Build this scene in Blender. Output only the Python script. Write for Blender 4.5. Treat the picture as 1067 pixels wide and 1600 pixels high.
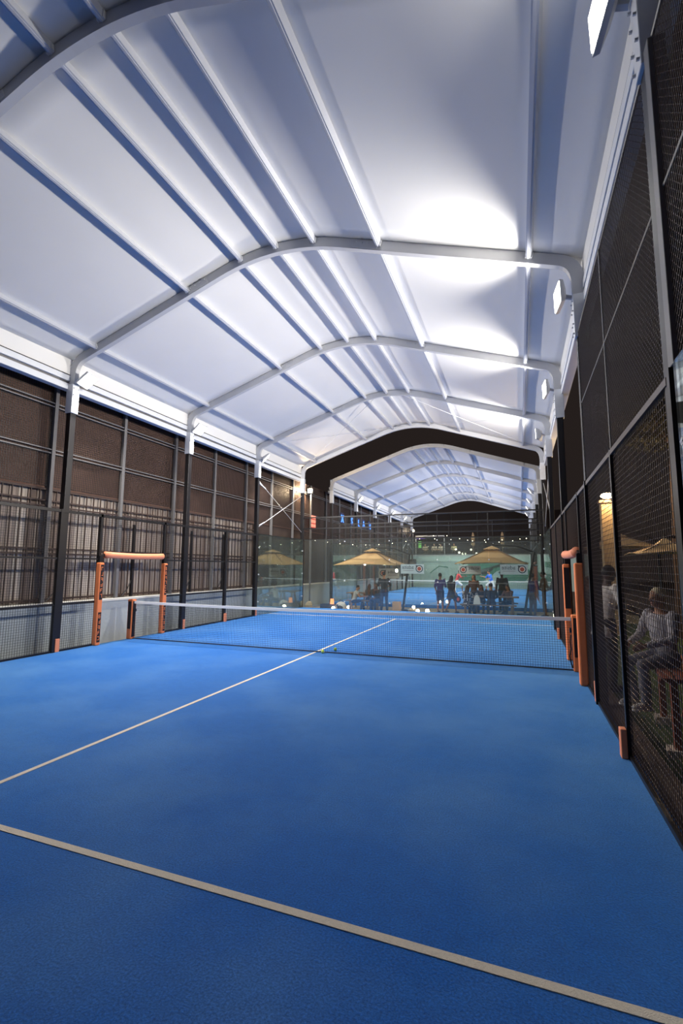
import bpy, bmesh, math, random
import numpy as np
from mathutils import Vector, Matrix

random.seed(7)
rng = np.random.default_rng(7)
SC = bpy.context.scene
COL = SC.collection
for o in list(bpy.data.objects):
    bpy.data.objects.remove(o, do_unlink=True)

# ------------------------------------------------------------------ camera
CAM_POS = Vector((4.1023, -9.3787, 1.7919))
YAW, PITCH, ROLL, FPX = -0.359065, 0.116070, 0.004326, 736.162
cy, sy, cp, sp = math.cos(YAW), math.sin(YAW), math.cos(PITCH), math.sin(PITCH)
fw = Vector((sy*cp, cy*cp, sp)); rt = Vector((cy, -sy, 0)); up = rt.cross(fw)
cr, sr = math.cos(ROLL), math.sin(ROLL)
R_ = rt*cr + up*sr; U_ = -rt*sr + up*cr
cam = bpy.data.cameras.new('camera'); camo = bpy.data.objects.new('camera', cam)
COL.objects.link(camo)
camo.matrix_world = Matrix(((R_.x, U_.x, -fw.x, CAM_POS.x), (R_.y, U_.y, -fw.y, CAM_POS.y), (R_.z, U_.z, -fw.z, CAM_POS.z), (0, 0, 0, 1)))
cam.sensor_fit = 'HORIZONTAL'; cam.sensor_width = 36.0; cam.lens = FPX/1067*36.0
cam.clip_start = 0.05; cam.clip_end = 300
SC.camera = camo

# ------------------------------------------------------------------ world and exposure (a brown city night)
w = bpy.data.worlds.new('night'); SC.world = w; w.use_nodes = True
bg = w.node_tree.nodes['Background']
bg.inputs[0].default_value = (0.030, 0.022, 0.020, 1); bg.inputs[1].default_value = 0.6
SC.view_settings.view_transform = 'Standard'; SC.view_settings.look = 'None'
SC.view_settings.exposure = 0.0; SC.view_settings.gamma = 1.0; SC.view_settings.use_curve_mapping = False
# strength of the floodlights (radiance of their lenses)
FLOOD_RIGHT = 222.0   # watts, lamps on the right columns, aimed straight across
FLOOD_LEFT = 370.0    # watts, lamps on the left columns, aimed across and down
FLOOD_FAR = 290.0     # watts, lamps of the second court
FLOOD_LENS = 14.0     # visible brightness of the lens plates
FLOOD_COLOR = (1.0, 0.955, 0.89, 1)

# ------------------------------------------------------------------ materials
MATS = {}
def s2l(c):
    return tuple((v/12.92 if v <= 0.04045 else ((v+0.055)/1.055)**2.4) for v in [x/255 for x in c])
def mat(name, rgb, rough=0.6, metal=0.0, var=0.12, scale=8.0, bump=0.0, bscale=60.0, spec=0.4, emit=None, estr=0.0, sheen=0.0):
    """procedural principled material: sRGB colour with a noise variation and optional bump"""
    if name in MATS: return MATS[name]
    m = bpy.data.materials.new(name); m.use_nodes = True; nt = m.node_tree; b = nt.nodes['Principled BSDF']
    base = s2l(rgb)
    b.inputs['Roughness'].default_value = rough; b.inputs['Metallic'].default_value = metal
    b.inputs['Specular IOR Level'].default_value = spec
    if sheen: b.inputs['Sheen Weight'].default_value = sheen
    tc = nt.nodes.new('ShaderNodeTexCoord')
    n = nt.nodes.new('ShaderNodeTexNoise'); n.inputs['Scale'].default_value = scale; n.inputs['Detail'].default_value = 4
    nt.links.new(tc.outputs['Object'], n.inputs['Vector'])
    mx = nt.nodes.new('ShaderNodeMix'); mx.data_type = 'RGBA'
    mx.inputs[6].default_value = (*[v*(1-var) for v in base], 1); mx.inputs[7].default_value = (*[min(1, v*(1+var)) for v in base], 1)
    nt.links.new(n.outputs['Fac'], mx.inputs[0]); nt.links.new(mx.outputs[2], b.inputs['Base Color'])
    if bump:
        n2 = nt.nodes.new('ShaderNodeTexNoise'); n2.inputs['Scale'].default_value = bscale; n2.inputs['Detail'].default_value = 5
        nt.links.new(tc.outputs['Object'], n2.inputs['Vector'])
        bp = nt.nodes.new('ShaderNodeBump'); bp.inputs['Strength'].default_value = bump; bp.inputs['Distance'].default_value = 0.02
        nt.links.new(n2.outputs['Fac'], bp.inputs['Height']); nt.links.new(bp.outputs[0], b.inputs['Normal'])
    if emit:
        b.inputs['Emission Color'].default_value = (*emit[:3], 1); b.inputs['Emission Strength'].default_value = estr
    MATS[name] = m
    return m
def emat(name, col, strength):
    if name in MATS: return MATS[name]
    m = bpy.data.materials.new(name); m.use_nodes = True; nt = m.node_tree; nt.nodes.clear()
    e = nt.nodes.new('ShaderNodeEmission'); e.inputs[0].default_value = (*col[:3], 1); e.inputs[1].default_value = strength
    o = nt.nodes.new('ShaderNodeOutputMaterial'); nt.links.new(e.outputs[0], o.inputs[0])
    MATS[name] = m
    return m
def pattern_mat(name, kind, a, b_, scale):
    m = bpy.data.materials.new(name); m.use_nodes = True; nt = m.node_tree; b = nt.nodes['Principled BSDF']
    b.inputs['Roughness'].default_value = 0.9
    tc = nt.nodes.new('ShaderNodeTexCoord')
    rp = nt.nodes.new('ShaderNodeValToRGB'); rp.color_ramp.interpolation = 'CONSTANT'
    rp.color_ramp.elements[0].color = (*s2l(a), 1); rp.color_ramp.elements[1].color = (*s2l(b_), 1)
    if kind == 'dots':
        t = nt.nodes.new('ShaderNodeTexVoronoi'); t.inputs['Scale'].default_value = scale; t.inputs['Randomness'].default_value = 0.25; out = t.outputs['Distance']
        rp.color_ramp.elements[1].position = 0.36
    else:
        t = nt.nodes.new('ShaderNodeTexWave'); t.inputs['Scale'].default_value = scale; t.bands_direction = 'Z' if kind == 'stripes' else 'X'; out = t.outputs['Fac']
        rp.color_ramp.elements[1].position = 0.55
    nt.links.new(tc.outputs['Object'], t.inputs['Vector']); nt.links.new(out, rp.inputs[0]); nt.links.new(rp.outputs[0], b.inputs['Base Color'])
    MATS[name] = m
    return m

def turf_material():
    m = bpy.data.materials.new('blue_turf'); m.use_nodes = True; nt = m.node_tree; b = nt.nodes['Principled BSDF']
    L = nt.links.new
    tc = nt.nodes.new('ShaderNodeTexCoord')
    def noise(s, d, r=0.55):
        n = nt.nodes.new('ShaderNodeTexNoise'); n.inputs['Scale'].default_value = s; n.inputs['Detail'].default_value = d; n.inputs['Roughness'].default_value = r
        L(tc.outputs['Object'], n.inputs['Vector']); return n
    big, mid, fine = noise(0.7, 5), noise(9, 6), noise(85, 4, 0.75)
    c1 = nt.nodes.new('ShaderNodeMix'); c1.data_type = 'RGBA'
    c1.inputs[6].default_value = (*s2l((3, 76, 170)), 1); c1.inputs[7].default_value = (*s2l((16, 104, 203)), 1)
    L(mid.outputs['Fac'], c1.inputs[0])
    rp = nt.nodes.new('ShaderNodeValToRGB'); rp.color_ramp.elements[0].position = 0.42; rp.color_ramp.elements[1].position = 0.75
    L(big.outputs['Fac'], rp.inputs[0])
    ml = nt.nodes.new('ShaderNodeMath'); ml.operation = 'MULTIPLY'; ml.inputs[1].default_value = 0.45; L(rp.outputs[0], ml.inputs[0])
    c2 = nt.nodes.new('ShaderNodeMix'); c2.data_type = 'RGBA'; c2.inputs[7].default_value = (*s2l((98, 146, 208)), 1)
    L(ml.outputs[0], c2.inputs[0]); L(c1.outputs[2], c2.inputs[6])
    rf = nt.nodes.new('ShaderNodeValToRGB'); rf.color_ramp.elements[0].position = 0.30; rf.color_ramp.elements[1].position = 0.70
    rf.color_ramp.elements[0].color = (0.35, 0.38, 0.45, 1); rf.color_ramp.elements[1].color = (1.6, 1.5, 1.4, 1)
    L(fine.outputs['Fac'], rf.inputs[0])
    c3 = nt.nodes.new('ShaderNodeMix'); c3.data_type = 'RGBA'; c3.blend_type = 'MULTIPLY'; c3.inputs[0].default_value = 1.0
    L(c2.outputs[2], c3.inputs[6]); L(rf.outputs[0], c3.inputs[7])
    L(c3.outputs[2], b.inputs['Base Color'])
    b.inputs['Roughness'].default_value = 0.85; b.inputs['Specular IOR Level'].default_value = 0.15
    b.inputs['Sheen Weight'].default_value = 0.55; b.inputs['Sheen Roughness'].default_value = 0.45; b.inputs['Sheen Tint'].default_value = (0.35, 0.80, 1, 1)
    bp = nt.nodes.new('ShaderNodeBump'); bp.inputs['Strength'].default_value = 0.55; bp.inputs['Distance'].default_value = 0.012
    L(fine.outputs['Fac'], bp.inputs['Height']); L(bp.outputs[0], b.inputs['Normal'])
    return m
def glass_material():
    m = bpy.data.materials.new('court_glass'); m.use_nodes = True; nt = m.node_tree; nt.nodes.clear()
    L = nt.links.new
    tr = nt.nodes.new('ShaderNodeBsdfTransparent'); tr.inputs[0].default_value = (0.95, 0.98, 0.965, 1)
    gl = nt.nodes.new('ShaderNodeBsdfGlossy'); gl.inputs['Roughness'].default_value = 0.02; gl.inputs[0].default_value = (0.9, 0.95, 0.93, 1)
    fr = nt.nodes.new('ShaderNodeLayerWeight'); fr.inputs['Blend'].default_value = 0.32
    mr = nt.nodes.new('ShaderNodeMapRange'); mr.inputs['To Min'].default_value = 0.045; mr.inputs['To Max'].default_value = 0.75
    nz = nt.nodes.new('ShaderNodeTexNoise'); nz.inputs['Scale'].default_value = 1.5
    ds = nt.nodes.new('ShaderNodeBsdfDiffuse'); ds.inputs[0].default_value = (0.5, 0.55, 0.52, 1)
    mp = nt.nodes.new('ShaderNodeMapRange'); mp.inputs['To Min'].default_value = 0.0; mp.inputs['To Max'].default_value = 0.06  # dust-like diffuse film, also painting a haze veil over the glass
    L(nz.outputs['Fac'], mp.inputs[0])
    L(fr.outputs['Fresnel'], mr.inputs[0])
    mx = nt.nodes.new('ShaderNodeMixShader'); L(mr.outputs[0], mx.inputs[0]); L(tr.outputs[0], mx.inputs[1]); L(gl.outputs[0], mx.inputs[2])
    m2 = nt.nodes.new('ShaderNodeMixShader'); L(mp.outputs[0], m2.inputs[0]); L(mx.outputs[0], m2.inputs[1]); L(ds.outputs[0], m2.inputs[2])
    o = nt.nodes.new('ShaderNodeOutputMaterial'); L(m2.outputs[0], o.inputs[0])
    return m

TURF = turf_material(); GLASS = glass_material()
M_LINE = mat('turf_line_white', (226, 214, 196), 0.95, var=0.12, scale=60, bump=0.5, bscale=170)
M_FABRIC = mat('roof_membrane', (234, 233, 230), 0.75, var=0.03, scale=1.2, bump=0.10, bscale=2.2, spec=0.25)
M_ALU = mat('painted_aluminium', (196, 197, 200), 0.42, var=0.06, scale=3, spec=0.5)
M_PURLIN = mat('purlin_aluminium', (188, 191, 200), 0.45, var=0.05, scale=3)
M_WHITE = mat('white_painted_steel', (228, 230, 232), 0.4, var=0.04)
M_BLACK = mat('black_painted_steel', (30, 28, 30), 0.38, var=0.15, scale=4)
M_WIRE = mat('black_wire', (26, 23, 22), 0.45, var=0.1)
M_WIRE_R = mat('lamplit_tone_wire', (96, 81, 74), 0.4, metal=0.2, var=0.1)  # brown lightened to stand for court light on the wires
M_GREYPOST = mat('grey_galvanised_post', (116, 114, 114), 0.45, metal=0.2, var=0.15, scale=5)
M_ORANGE = mat('orange_padding', (246, 138, 82), 0.55, var=0.08, scale=6, bump=0.12, bscale=9)
M_ORLIGHT = mat('pale_orange_padding', (242, 150, 108), 0.5, var=0.06, scale=5, bump=0.12, bscale=7)
M_STRIP = mat('black_print_strip', (40, 28, 28), 0.6, var=0.1)
M_CONC = mat('rendered_wall', (172, 180, 182), 0.85, var=0.12, scale=1.6, bump=0.2, bscale=18)
M_CAP = mat('wall_cap', (208, 206, 198), 0.8, var=0.1, scale=3)
M_SHADE = mat('brown_shade_cloth', (104, 80, 70), 0.95, var=0.25, scale=2.5)
M_SHADE2 = mat('dark_shade_cloth', (58, 46, 42), 0.95, var=0.3, scale=2.5)
M_GROUND = mat('brown_gravel', (84, 64, 50), 0.95, var=0.55, scale=28, bump=0.8, bscale=60)
M_PAVE = mat('sandy_paving', (168, 146, 104), 0.9, var=0.35, scale=4, bump=0.3, bscale=25)
M_GRASS = mat('night_grass', (62, 74, 30), 0.95, var=0.5, scale=14, bump=0.6, bscale=80)
M_TAN = mat('tan_umbrella_canvas', (214, 178, 128), 0.85, var=0.08, scale=4)
M_WOOD = mat('weathered_wood', (128, 104, 82), 0.75, var=0.3, scale=9)
M_BROWNWOOD = mat('red_brown_wood', (136, 72, 44), 0.65, var=0.3, scale=9)
M_TAPE = mat('net_tape_white', (236, 234, 228), 0.7, var=0.05)
M_NETCORD = mat('net_cord_black', (26, 26, 34), 0.8, var=0.1)
M_BALL = mat('felt_yellow_green', (206, 228, 90), 0.95, var=0.12, scale=50)
M_BANNER = mat('pale_banner_vinyl', (206, 216, 218), 0.5, var=0.04)
M_INK = mat('dark_navy_ink', (56, 56, 70), 0.6, var=0.05)
M_REDINK = mat('red_orange_ink', (216, 92, 66), 0.6, var=0.05)
M_WHITEINK = mat('white_ink', (236, 236, 232), 0.6, var=0.03)
M_MURAL = mat('pale_green_wall', (196, 214, 204), 0.8, var=0.10, scale=1.1)
M_GREEN = mat('mural_green', (66, 134, 110), 0.8, var=0.25, scale=2.0)
M_DGREY = mat('mural_grey', (108, 112, 112), 0.8, var=0.2, scale=2.0)

# ------------------------------------------------------------------ mesh helpers
class MB:
    def __init__(s): s.v = []; s.f = []
    def add(s, vs, fs):
        b = len(s.v); s.v.extend([tuple(x) for x in vs]); s.f.extend([tuple(i+b for i in f) for f in fs])
    def box(s, x0, x1, y0, y1, z0, z1):
        s.add([(x0, y0, z0), (x1, y0, z0), (x1, y1, z0), (x0, y1, z0), (x0, y0, z1), (x1, y0, z1), (x1, y1, z1), (x0, y1, z1)],
              [(0, 3, 2, 1), (4, 5, 6, 7), (0, 1, 5, 4), (1, 2, 6, 5), (2, 3, 7, 6), (3, 0, 4, 7)])
    def cbox(s, c, d):
        s.box(c[0]-d[0]/2, c[0]+d[0]/2, c[1]-d[1]/2, c[1]+d[1]/2, c[2]-d[2]/2, c[2]+d[2]/2)
    def bar(s, p, q, w, h=None, upv=(0, 0, 1), caps=True):
        h = w if h is None else h
        p = Vector(p); q = Vector(q); d = (q-p).normalized(); u = Vector(upv)
        if abs(d.dot(u)) > 0.98: u = Vector((0, 1, 0)) if abs(d.y) < 0.9 else Vector((1, 0, 0))
        sd = d.cross(u).normalized(); u = sd.cross(d)
        pr = [sd*(-w/2)+u*(-h/2), sd*(w/2)+u*(-h/2), sd*(w/2)+u*(h/2), sd*(-w/2)+u*(h/2)]
        fs = [(0, 1, 5, 4), (1, 2, 6, 5), (2, 3, 7, 6), (3, 0, 4, 7)]
        if caps: fs += [(3, 2, 1, 0), (4, 5, 6, 7)]
        s.add([p+a for a in pr]+[q+a for a in pr], fs)
    def tube(s, pts, rad, n=8, caps=True):
        pts = [Vector(p) for p in pts]
        rad = rad if isinstance(rad, (list, tuple)) else [rad]*len(pts)
        b = len(s.v); prev = None
        for i, p in enumerate(pts):
            d = (pts[min(i+1, len(pts)-1)]-pts[max(i-1, 0)]).normalized()
            if prev is None:
                a = Vector((0, 0, 1)) if abs(d.z) < 0.9 else Vector((1, 0, 0))
                x = d.cross(a).normalized()
            else:
                x = (prev - d*prev.dot(d)).normalized()
            prev = x; y = d.cross(x)
            for k in range(n):
                t = 2*math.pi*k/n
                s.v.append(tuple(p + (x*math.cos(t)+y*math.sin(t))*rad[i]))
        for i in range(len(pts)-1):
            for k in range(n):
                s.f.append((b+i*n+k, b+i*n+(k+1) % n, b+(i+1)*n+(k+1) % n, b+(i+1)*n+k))
        if caps:
            s.f.append(tuple(b+k for k in reversed(range(n)))); s.f.append(tuple(b+(len(pts)-1)*n+k for k in range(n)))
    def ell(s, c, r, nu=12, nv=8, rot=None):
        c = Vector(c); b = len(s.v)
        def P(v):
            v = Vector(v); v = rot @ v if rot else v
            return tuple(c+v)
        s.v.append(P((0, 0, -r[2])))
        for j in range(1, nv):
            a = -math.pi/2+math.pi*j/nv
            for k in range(nu):
                t = 2*math.pi*k/nu
                s.v.append(P((r[0]*math.cos(a)*math.cos(t), r[1]*math.cos(a)*math.sin(t), r[2]*math.sin(a))))
        s.v.append(P((0, 0, r[2]))); top = len(s.v)-1
        for k in range(nu):
            s.f.append((b, b+1+(k+1) % nu, b+1+k)); s.f.append((top, b+1+(nv-2)*nu+k, b+1+(nv-2)*nu+(k+1) % nu))
        for j in range(nv-2):
            for k in range(nu):
                s.f.append((b+1+j*nu+k, b+1+j*nu+(k+1) % nu, b+1+(j+1)*nu+(k+1) % nu, b+1+(j+1)*nu+k))
    def loft(s, rings, caps=True):
        n = len(rings[0]); b = len(s.v)
        for r in rings: s.v.extend([tuple(x) for x in r])
        for i in range(len(rings)-1):
            for k in range(n):
                s.f.append((b+i*n+k, b+i*n+(k+1) % n, b+(i+1)*n+(k+1) % n, b+(i+1)*n+k))
        if caps:
            s.f.append(tuple(b+k for k in reversed(range(n)))); s.f.append(tuple(b+(len(rings)-1)*n+k for k in range(n)))
    def prism(s, poly, y0, y1):
        """polygon in xz extruded along y"""
        n = len(poly)
        s.add([(x, y0, z) for x, z in poly]+[(x, y1, z) for x, z in poly],
              [tuple(range(n)), tuple(range(2*n-1, n-1, -1))]+[(k, k+n, (k+1) % n+n, (k+1) % n) for k in range(n)])
    def mesh(s, name, smooth=False):
        me = bpy.data.meshes.new(name); me.from_pydata(s.v, [], s.f); me.update()
        if smooth: me.polygons.foreach_set('use_smooth', [True]*len(me.polygons))
        return me
    def build(s, name, m, parent=None, smooth=False, bevel=0.0):
        return obj(name, s.mesh(name, smooth), m, parent, bevel)

def obj(name, me, m, parent=None, bevel=0.0):
    o = bpy.data.objects.new(name, me); COL.objects.link(o)
    if m is not None and not me.materials: me.materials.append(m)
    if parent is not None: o.parent = parent
    if bevel:
        bv = o.modifiers.new('bevel', 'BEVEL'); bv.width = bevel; bv.segments = 2; bv.limit_method = 'ANGLE'
    return o
def tag(o, label=None, cat=None, group=None, kind=None):
    if label: o['label'] = label
    if cat: o['category'] = cat
    if group: o['group'] = group
    if kind: o['kind'] = kind
    return o
def thing(name, label, cat, loc=(0, 0, 0), rz=0.0, group=None):
    o = bpy.data.objects.new(name, None); COL.objects.link(o)
    o.location = loc; o.rotation_euler = (0, 0, rz); o.empty_display_size = 0.2
    return tag(o, label, cat, group)
def inst(o, loc, parent=None, rot=None):
    c = o.copy(); COL.objects.link(c); c.location = loc
    if rot: c.rotation_euler = rot
    if parent is not None: c.parent = parent
    return c
def copy_tree(root, loc, rz=0.0, label=None):
    r = root.copy(); COL.objects.link(r); r.location = loc; r.rotation_euler = (0, 0, rz)
    if label: r['label'] = label
    for ch in list(root.children):
        c = ch.copy(); COL.objects.link(c); c.parent = r
        for g in list(ch.children):
            d = g.copy(); COL.objects.link(d); d.parent = c
    return r
def wires(axis_u, axis_v, origin, ulen, vlen, su, sv, t):
    """woven wire panel: bars along u every sv and along v every su, as one mesh"""
    mb = MB(); o = Vector(origin); u = Vector(axis_u); v = Vector(axis_v); nrm = u.cross(v)
    k = su/2
    while k < ulen:
        mb.bar(o+u*k, o+u*k+v*vlen, t, t, nrm, caps=False); k += su
    k = sv/2
    while k < vlen:
        mb.bar(o+v*k+nrm*t, o+v*k+u*ulen+nrm*t, t, t, nrm, caps=False); k += sv
    return mb
def diamond(axis_u, axis_v, origin, ulen, vlen, s, t):
    """chain-link netting clipped to a rectangle"""
    mb = MB(); o = Vector(origin); u = Vector(axis_u); v = Vector(axis_v); nrm = u.cross(v)
    for sgn in (1, -1):
        k = -vlen
        while k < ulen+vlen:
            # line u = k + sgn*v
            v0, v1 = 0.0, vlen
            u0, u1 = k, k+sgn*vlen
            pts = []
            for uu, vv in ((0, (0-k)*sgn), (ulen, (ulen-k)*sgn)):
                if 0 <= vv <= vlen: pts.append((uu, vv))
            for uu, vv in ((u0, 0), (u1, vlen)):
                if 0 <= uu <= ulen: pts.append((uu, vv))
            if len(pts) >= 2:
                pts.sort(); a, b = pts[0], pts[-1]
                if abs(a[0]-b[0]) > 0.02:
                    mb.bar(o+u*a[0]+v*a[1]+nrm*t*sgn*0.5, o+u*b[0]+v*b[1]+nrm*t*sgn*0.5, t, t, nrm, caps=False)
            k += s
    return mb

# ------------------------------------------------------------------ ground and courts
g = MB(); g.box(-30, 40, -25, 70, -0.5, -0.17)
tag(g.build('ground', M_GROUND), 'brown gravel ground around the courts at night', 'ground', kind='structure')
def court(name, y0, label):
    f = MB(); f.box(-5.08, 5.08, y0-10.0, y0+10.0, -0.165, 0.0)
    fl = f.build(name, TURF); tag(fl, label, 'floor', kind='structure')
    l = MB(); l.box(-5, 5, y0-6.975, y0-6.925, -0.01, 0.004); l.build('service_line', M_LINE, fl)
    l = MB(); l.box(-5, 5, y0+6.925, y0+6.975, -0.01, 0.004); l.build('service_line', M_LINE, fl)
    l = MB(); l.box(-0.025, 0.025, y0-6.925, y0+6.925, -0.01, 0.004); l.build('centre_line', M_LINE, fl)
    return fl
Y2 = 23.6
court('floor', 0.0, 'bright blue artificial turf court floor with white lines nearest the camera')
court('floor', Y2, 'blue turf floor of the second court beyond the seating strip')
p = MB(); p.box(-5.5, 9.0, 10.0+0.02, 13.58, -0.168, -0.15)
tag(p.build('paving', M_PAVE), 'sandy paved seating strip between the two blue courts', 'paving', kind='structure')
# paving stones along the court edge
st = MB(); st.cbox((0, 0, 0), (0.52, 0.42, 0.03)); sto = None
pv = [o for o in bpy.data.objects if o.name == 'paving'][0]
for i in range(18):
    loc = (-4.9+i*0.58, 10.3+0.05*(i % 2), -0.137)
    if sto is None: sto = st.build('paving_stone', mat('pale_paving_stone', (196, 172, 124), 0.85, var=0.25, scale=6), pv, bevel=0.01); sto.location = loc
    else: inst(sto, loc, pv)
p = MB(); p.box(5.1, 14, -10, 10, -0.168, -0.14)
tag(p.build('lawn', M_GRASS), 'dark green grass outside the right hand court fence', 'grass', kind='structure')
p = MB(); p.box(5.08, 5.32, -10, 10, -0.168, -0.02)
tag(p.build('trim_1', M_GROUND), 'brown gravel kerb along the right court edge', 'kerb', kind='structure')

# ------------------------------------------------------------------ roof canopies
def roof_z(x):
    a = abs(x); s = 0.335
    if a < 1.3: return 7.80 - s*a*a/(2*1.3)
    return 7.80 - s*1.3/2 - s*(a-1.3)
def arch_path():
    """centre line of an arch with a rounded knee, from left foot to right foot"""
    pts = []
    xs = [4.86, 4.4, 3.6, 2.8, 2.0, 1.3, 1.1, .9, .7, .5, .3, .15, 0]
    right = [(x, roof_z(x)) for x in xs]
    knee = []
    for k in range(6):
        t = k/5; a = (5.08, 5.95); b = (5.08, roof_z(5.08)-0.02); c = (4.86, roof_z(4.86))
        knee.append(((1-t)**2*a[0]+2*t*(1-t)*b[0]+t*t*c[0], (1-t)**2*a[1]+2*t*(1-t)*b[1]+t*t*c[1]))
    right = [(5.08, 5.22)] + knee + right[1:]
    return [(-x, z) for x, z in right] + [(x, z) for x, z in reversed(right[:-1])]
PATH = arch_path()
def sweep_xz(path, y0, y1, inner, outer):
    """rectangular section following a path in the xz plane"""
    rings = []
    for i, (x, z) in enumerate(path):
        a = path[max(i-1, 0)]; b = path[min(i+1, len(path)-1)]
        d = Vector((b[0]-a[0], b[1]-a[1])).normalized(); n = Vector((-d.y, d.x))
        pi = (x-n.x*inner, z-n.y*inner); po = (x+n.x*outer, z+n.y*outer)
        rings.append([(pi[0], y0, pi[1]), (pi[0], y1, pi[1]), (po[0], y1, po[1]), (po[0], y0, po[1])])
    mb = MB(); mb.loft(rings); return mb
PURLIN_X = (-4.42, -2.02, -0.78, 0.0, 0.78, 2.02, 4.42)
FLOODS = []
def canopy(name, label, y0, nb, bay, col_label):
    root = thing(name, label, 'canopy', (0, y0, 0))
    a = sweep_xz(PATH, -0.05, 0.05, 0.09, 0.09).build('arch', M_ALU, root); a.location = (0, 0, 0)
    arches = [a]+[inst(a, (0, k*bay, 0), root) for k in range(1, nb+1)]
    # splice plates with bolts on each arch
    pl = MB()
    for s in (-1, 1):
        for x in (1.55,):
            p0 = Vector((s*x, -0.055, roof_z(x))); p1 = Vector((s*(x+0.45), -0.055, roof_z(x+0.45)))
            pl.bar(p0, p1, 0.012, 0.13, (0, 0, 1))
            for t in (0.12, 0.38, 0.62, 0.88):
                q = p0.lerp(p1, t); pl.tube([q+Vector((0, -0.004, 0.03)), q+Vector((0, -0.022, 0.03))], 0.014, 6)
    plo = pl.build('splice_plate', M_ALU, root)
    for k in range(1, nb+1): inst(plo, (0, k*bay, 0), root)
    # purlins, one per bay and line
    for x in PURLIN_X:
        mb = MB(); z = roof_z(x)+0.038
        tl = -math.atan(0.335*max(-1, min(1, x/1.3)))
        sd = Vector((math.cos(tl), 0, math.sin(tl))); n = Vector((-math.sin(tl), 0, math.cos(tl)))
        mb.bar(Vector((x, 0.05, z)), Vector((x, bay-0.05, z)), 0.07, 0.115, n)
        mb.bar(Vector((x, 0.05, z))-n*0.063, Vector((x, bay-0.05, z))-n*0.063, 0.03, 0.012, n)
        pu = mb.build('purlin', M_PURLIN, root)
        cl = MB(); cl.bar(Vector((x, -0.09, z-0.01)), Vector((x, 0.09, z-0.01)), 0.10, 0.10, n)
        clo = cl.build('purlin_clip', M_ALU, root)
        for k in range(1, nb): inst(pu, (0, k*bay, 0), root)
        for k in range(1, nb+1): inst(clo, (0, k*bay, 0), root)
    # membrane: one sheet per bay, sagging a little between the arches
    NX, NY = 60, 10
    vs, fs = [], []
    for j in range(NY+1):
        t = j/NY
        for i in range(NX+1):
            x = -5.16+10.32*i/NX
            sag = -0.02*math.sin(math.pi*t)*(0.5+0.5*math.cos(x*1.1))
            vs.append((x, t*bay, roof_z(x)+0.105+sag))
    for j in range(NY):
        for i in range(NX):
            q = j*(NX+1)+i; fs.append((q, q+NX+1, q+NX+2, q+1))
    me = bpy.data.meshes.new('membrane_sheet'); me.from_pydata(vs, [], fs); me.update()
    me.polygons.foreach_set('use_smooth', [True]*len(me.polygons))
    sh = obj('membrane_sheet', me, M_FABRIC, root)
    so = sh.modifiers.new('thickness', 'SOLIDIFY'); so.thickness = 0.006; so.offset = 1
    for k in range(1, nb): inst(sh, (0, k*bay, 0), root)
    # eaves: valance, beam and gutter along each side
    for s in (-1, 1):
        mb = MB(); zt = roof_z(5.16)+0.105
        mb.box(min(s*5.15, s*5.17), max(s*5.15, s*5.17), 0, bay, 6.03, zt); vo = mb.build('valance', M_FABRIC, root)
        mb = MB(); mb.box(min(s*5.13, s*5.25), max(s*5.13, s*5.25), 0, bay, 5.88, 6.01); eo = mb.build('eave_beam', M_WHITE, root, bevel=0.008)
        mb = MB(); mb.box(min(s*5.13, s*5.30), max(s*5.13, s*5.30), 0, bay, 5.68, 5.82); go = mb.build('gutter', M_WHITE, root, bevel=0.01)
        mb = MB(); mb.box(min(s*5.19, s*5.25), max(s*5.19, s*5.25), 0, bay, 5.82, 5.88); ro_ = mb.build('eave_shadow_gap', M_GREYPOST, root)  # grey filler painting the shadow gap between gutter and beam
        mb = MB(); mb.box(min(s*5.135, s*5.16), max(s*5.135, s*5.16), 0, bay, 6.012, 6.03); ko_ = mb.build('seam_shadow_strip', M_BLACK, root)  # black strip standing in for the shaded seam recess
        for k in range(1, nb):
            for q in (vo, eo, go, ro_, ko_): inst(q, (0, k*bay, 0), root)
        # columns: black post below, white bracket sleeve on top
        mb = MB(); mb.box(s*5.08-0.065, s*5.08+0.065, -0.07, 0.07, -0.15, 5.22); co = mb.build('column', M_BLACK, root, bevel=0.008)
        mb = MB(); mb.box(s*5.08-0.095, s*5.08+0.095, -0.085, 0.085, 5.14, 5.80)
        br = mb.build('bracket', M_WHITE, root, bevel=0.008)
        mb = MB()
        for z in (5.2, 5.35, 5.55, 5.7):
            for d in (-0.06, 0.06): mb.tube([(s*5.08-s*0.09, d, z), (s*5.08-s*0.115, d, z)], 0.012, 6)
        bo = mb.build('bracket_bolts', M_ALU, root)
        for k in range(1, nb+1):
            for q in (co, br, bo): inst(q, (0, k*bay, 0), root)
    # wind bracing cables in the roof plane of the last bay
    for s in (-1, 1):
        for (xa, xb) in ((0.3, 4.9), (4.9, 0.3)):
            mb = MB()
            mb.tube([(s*xa, (nb-1)*bay, roof_z(xa)+0.03), (s*xb, nb*bay, roof_z(xb)+0.03)], 0.008, 5)
            mb.build('bracing_cable', M_ALU, root)
    # side bracing rods of the last bay between the columns
    for s in (-1, 1):
        for za, zb in ((5.05, 3.35), (3.25, 5.0)):
            mb = MB(); mb.tube([(s*5.08, (nb-1)*bay+0.08, za), (s*5.08, nb*bay-0.08, zb)], 0.011, 6)
            mb.tube([(s*5.08, (nb-1)*bay+0.08+(0.25 if za < 4 else 0.05)/2, za+(zb-za)*0.05), (s*5.08, (nb-1)*bay+0.6, za+(zb-za)*0.14)], 0.022, 6)
            mb.build('bracing_rod', M_ALU, root)
    return root
canopy('canopy_roof', 'white fabric roof on aluminium arches over the near court', -10.0, 5, 4.0, '')
canopy('canopy_roof', 'second white fabric arched roof over the far court beyond the umbrellas', Y2-10.0, 5, 4.0, '')

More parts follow.
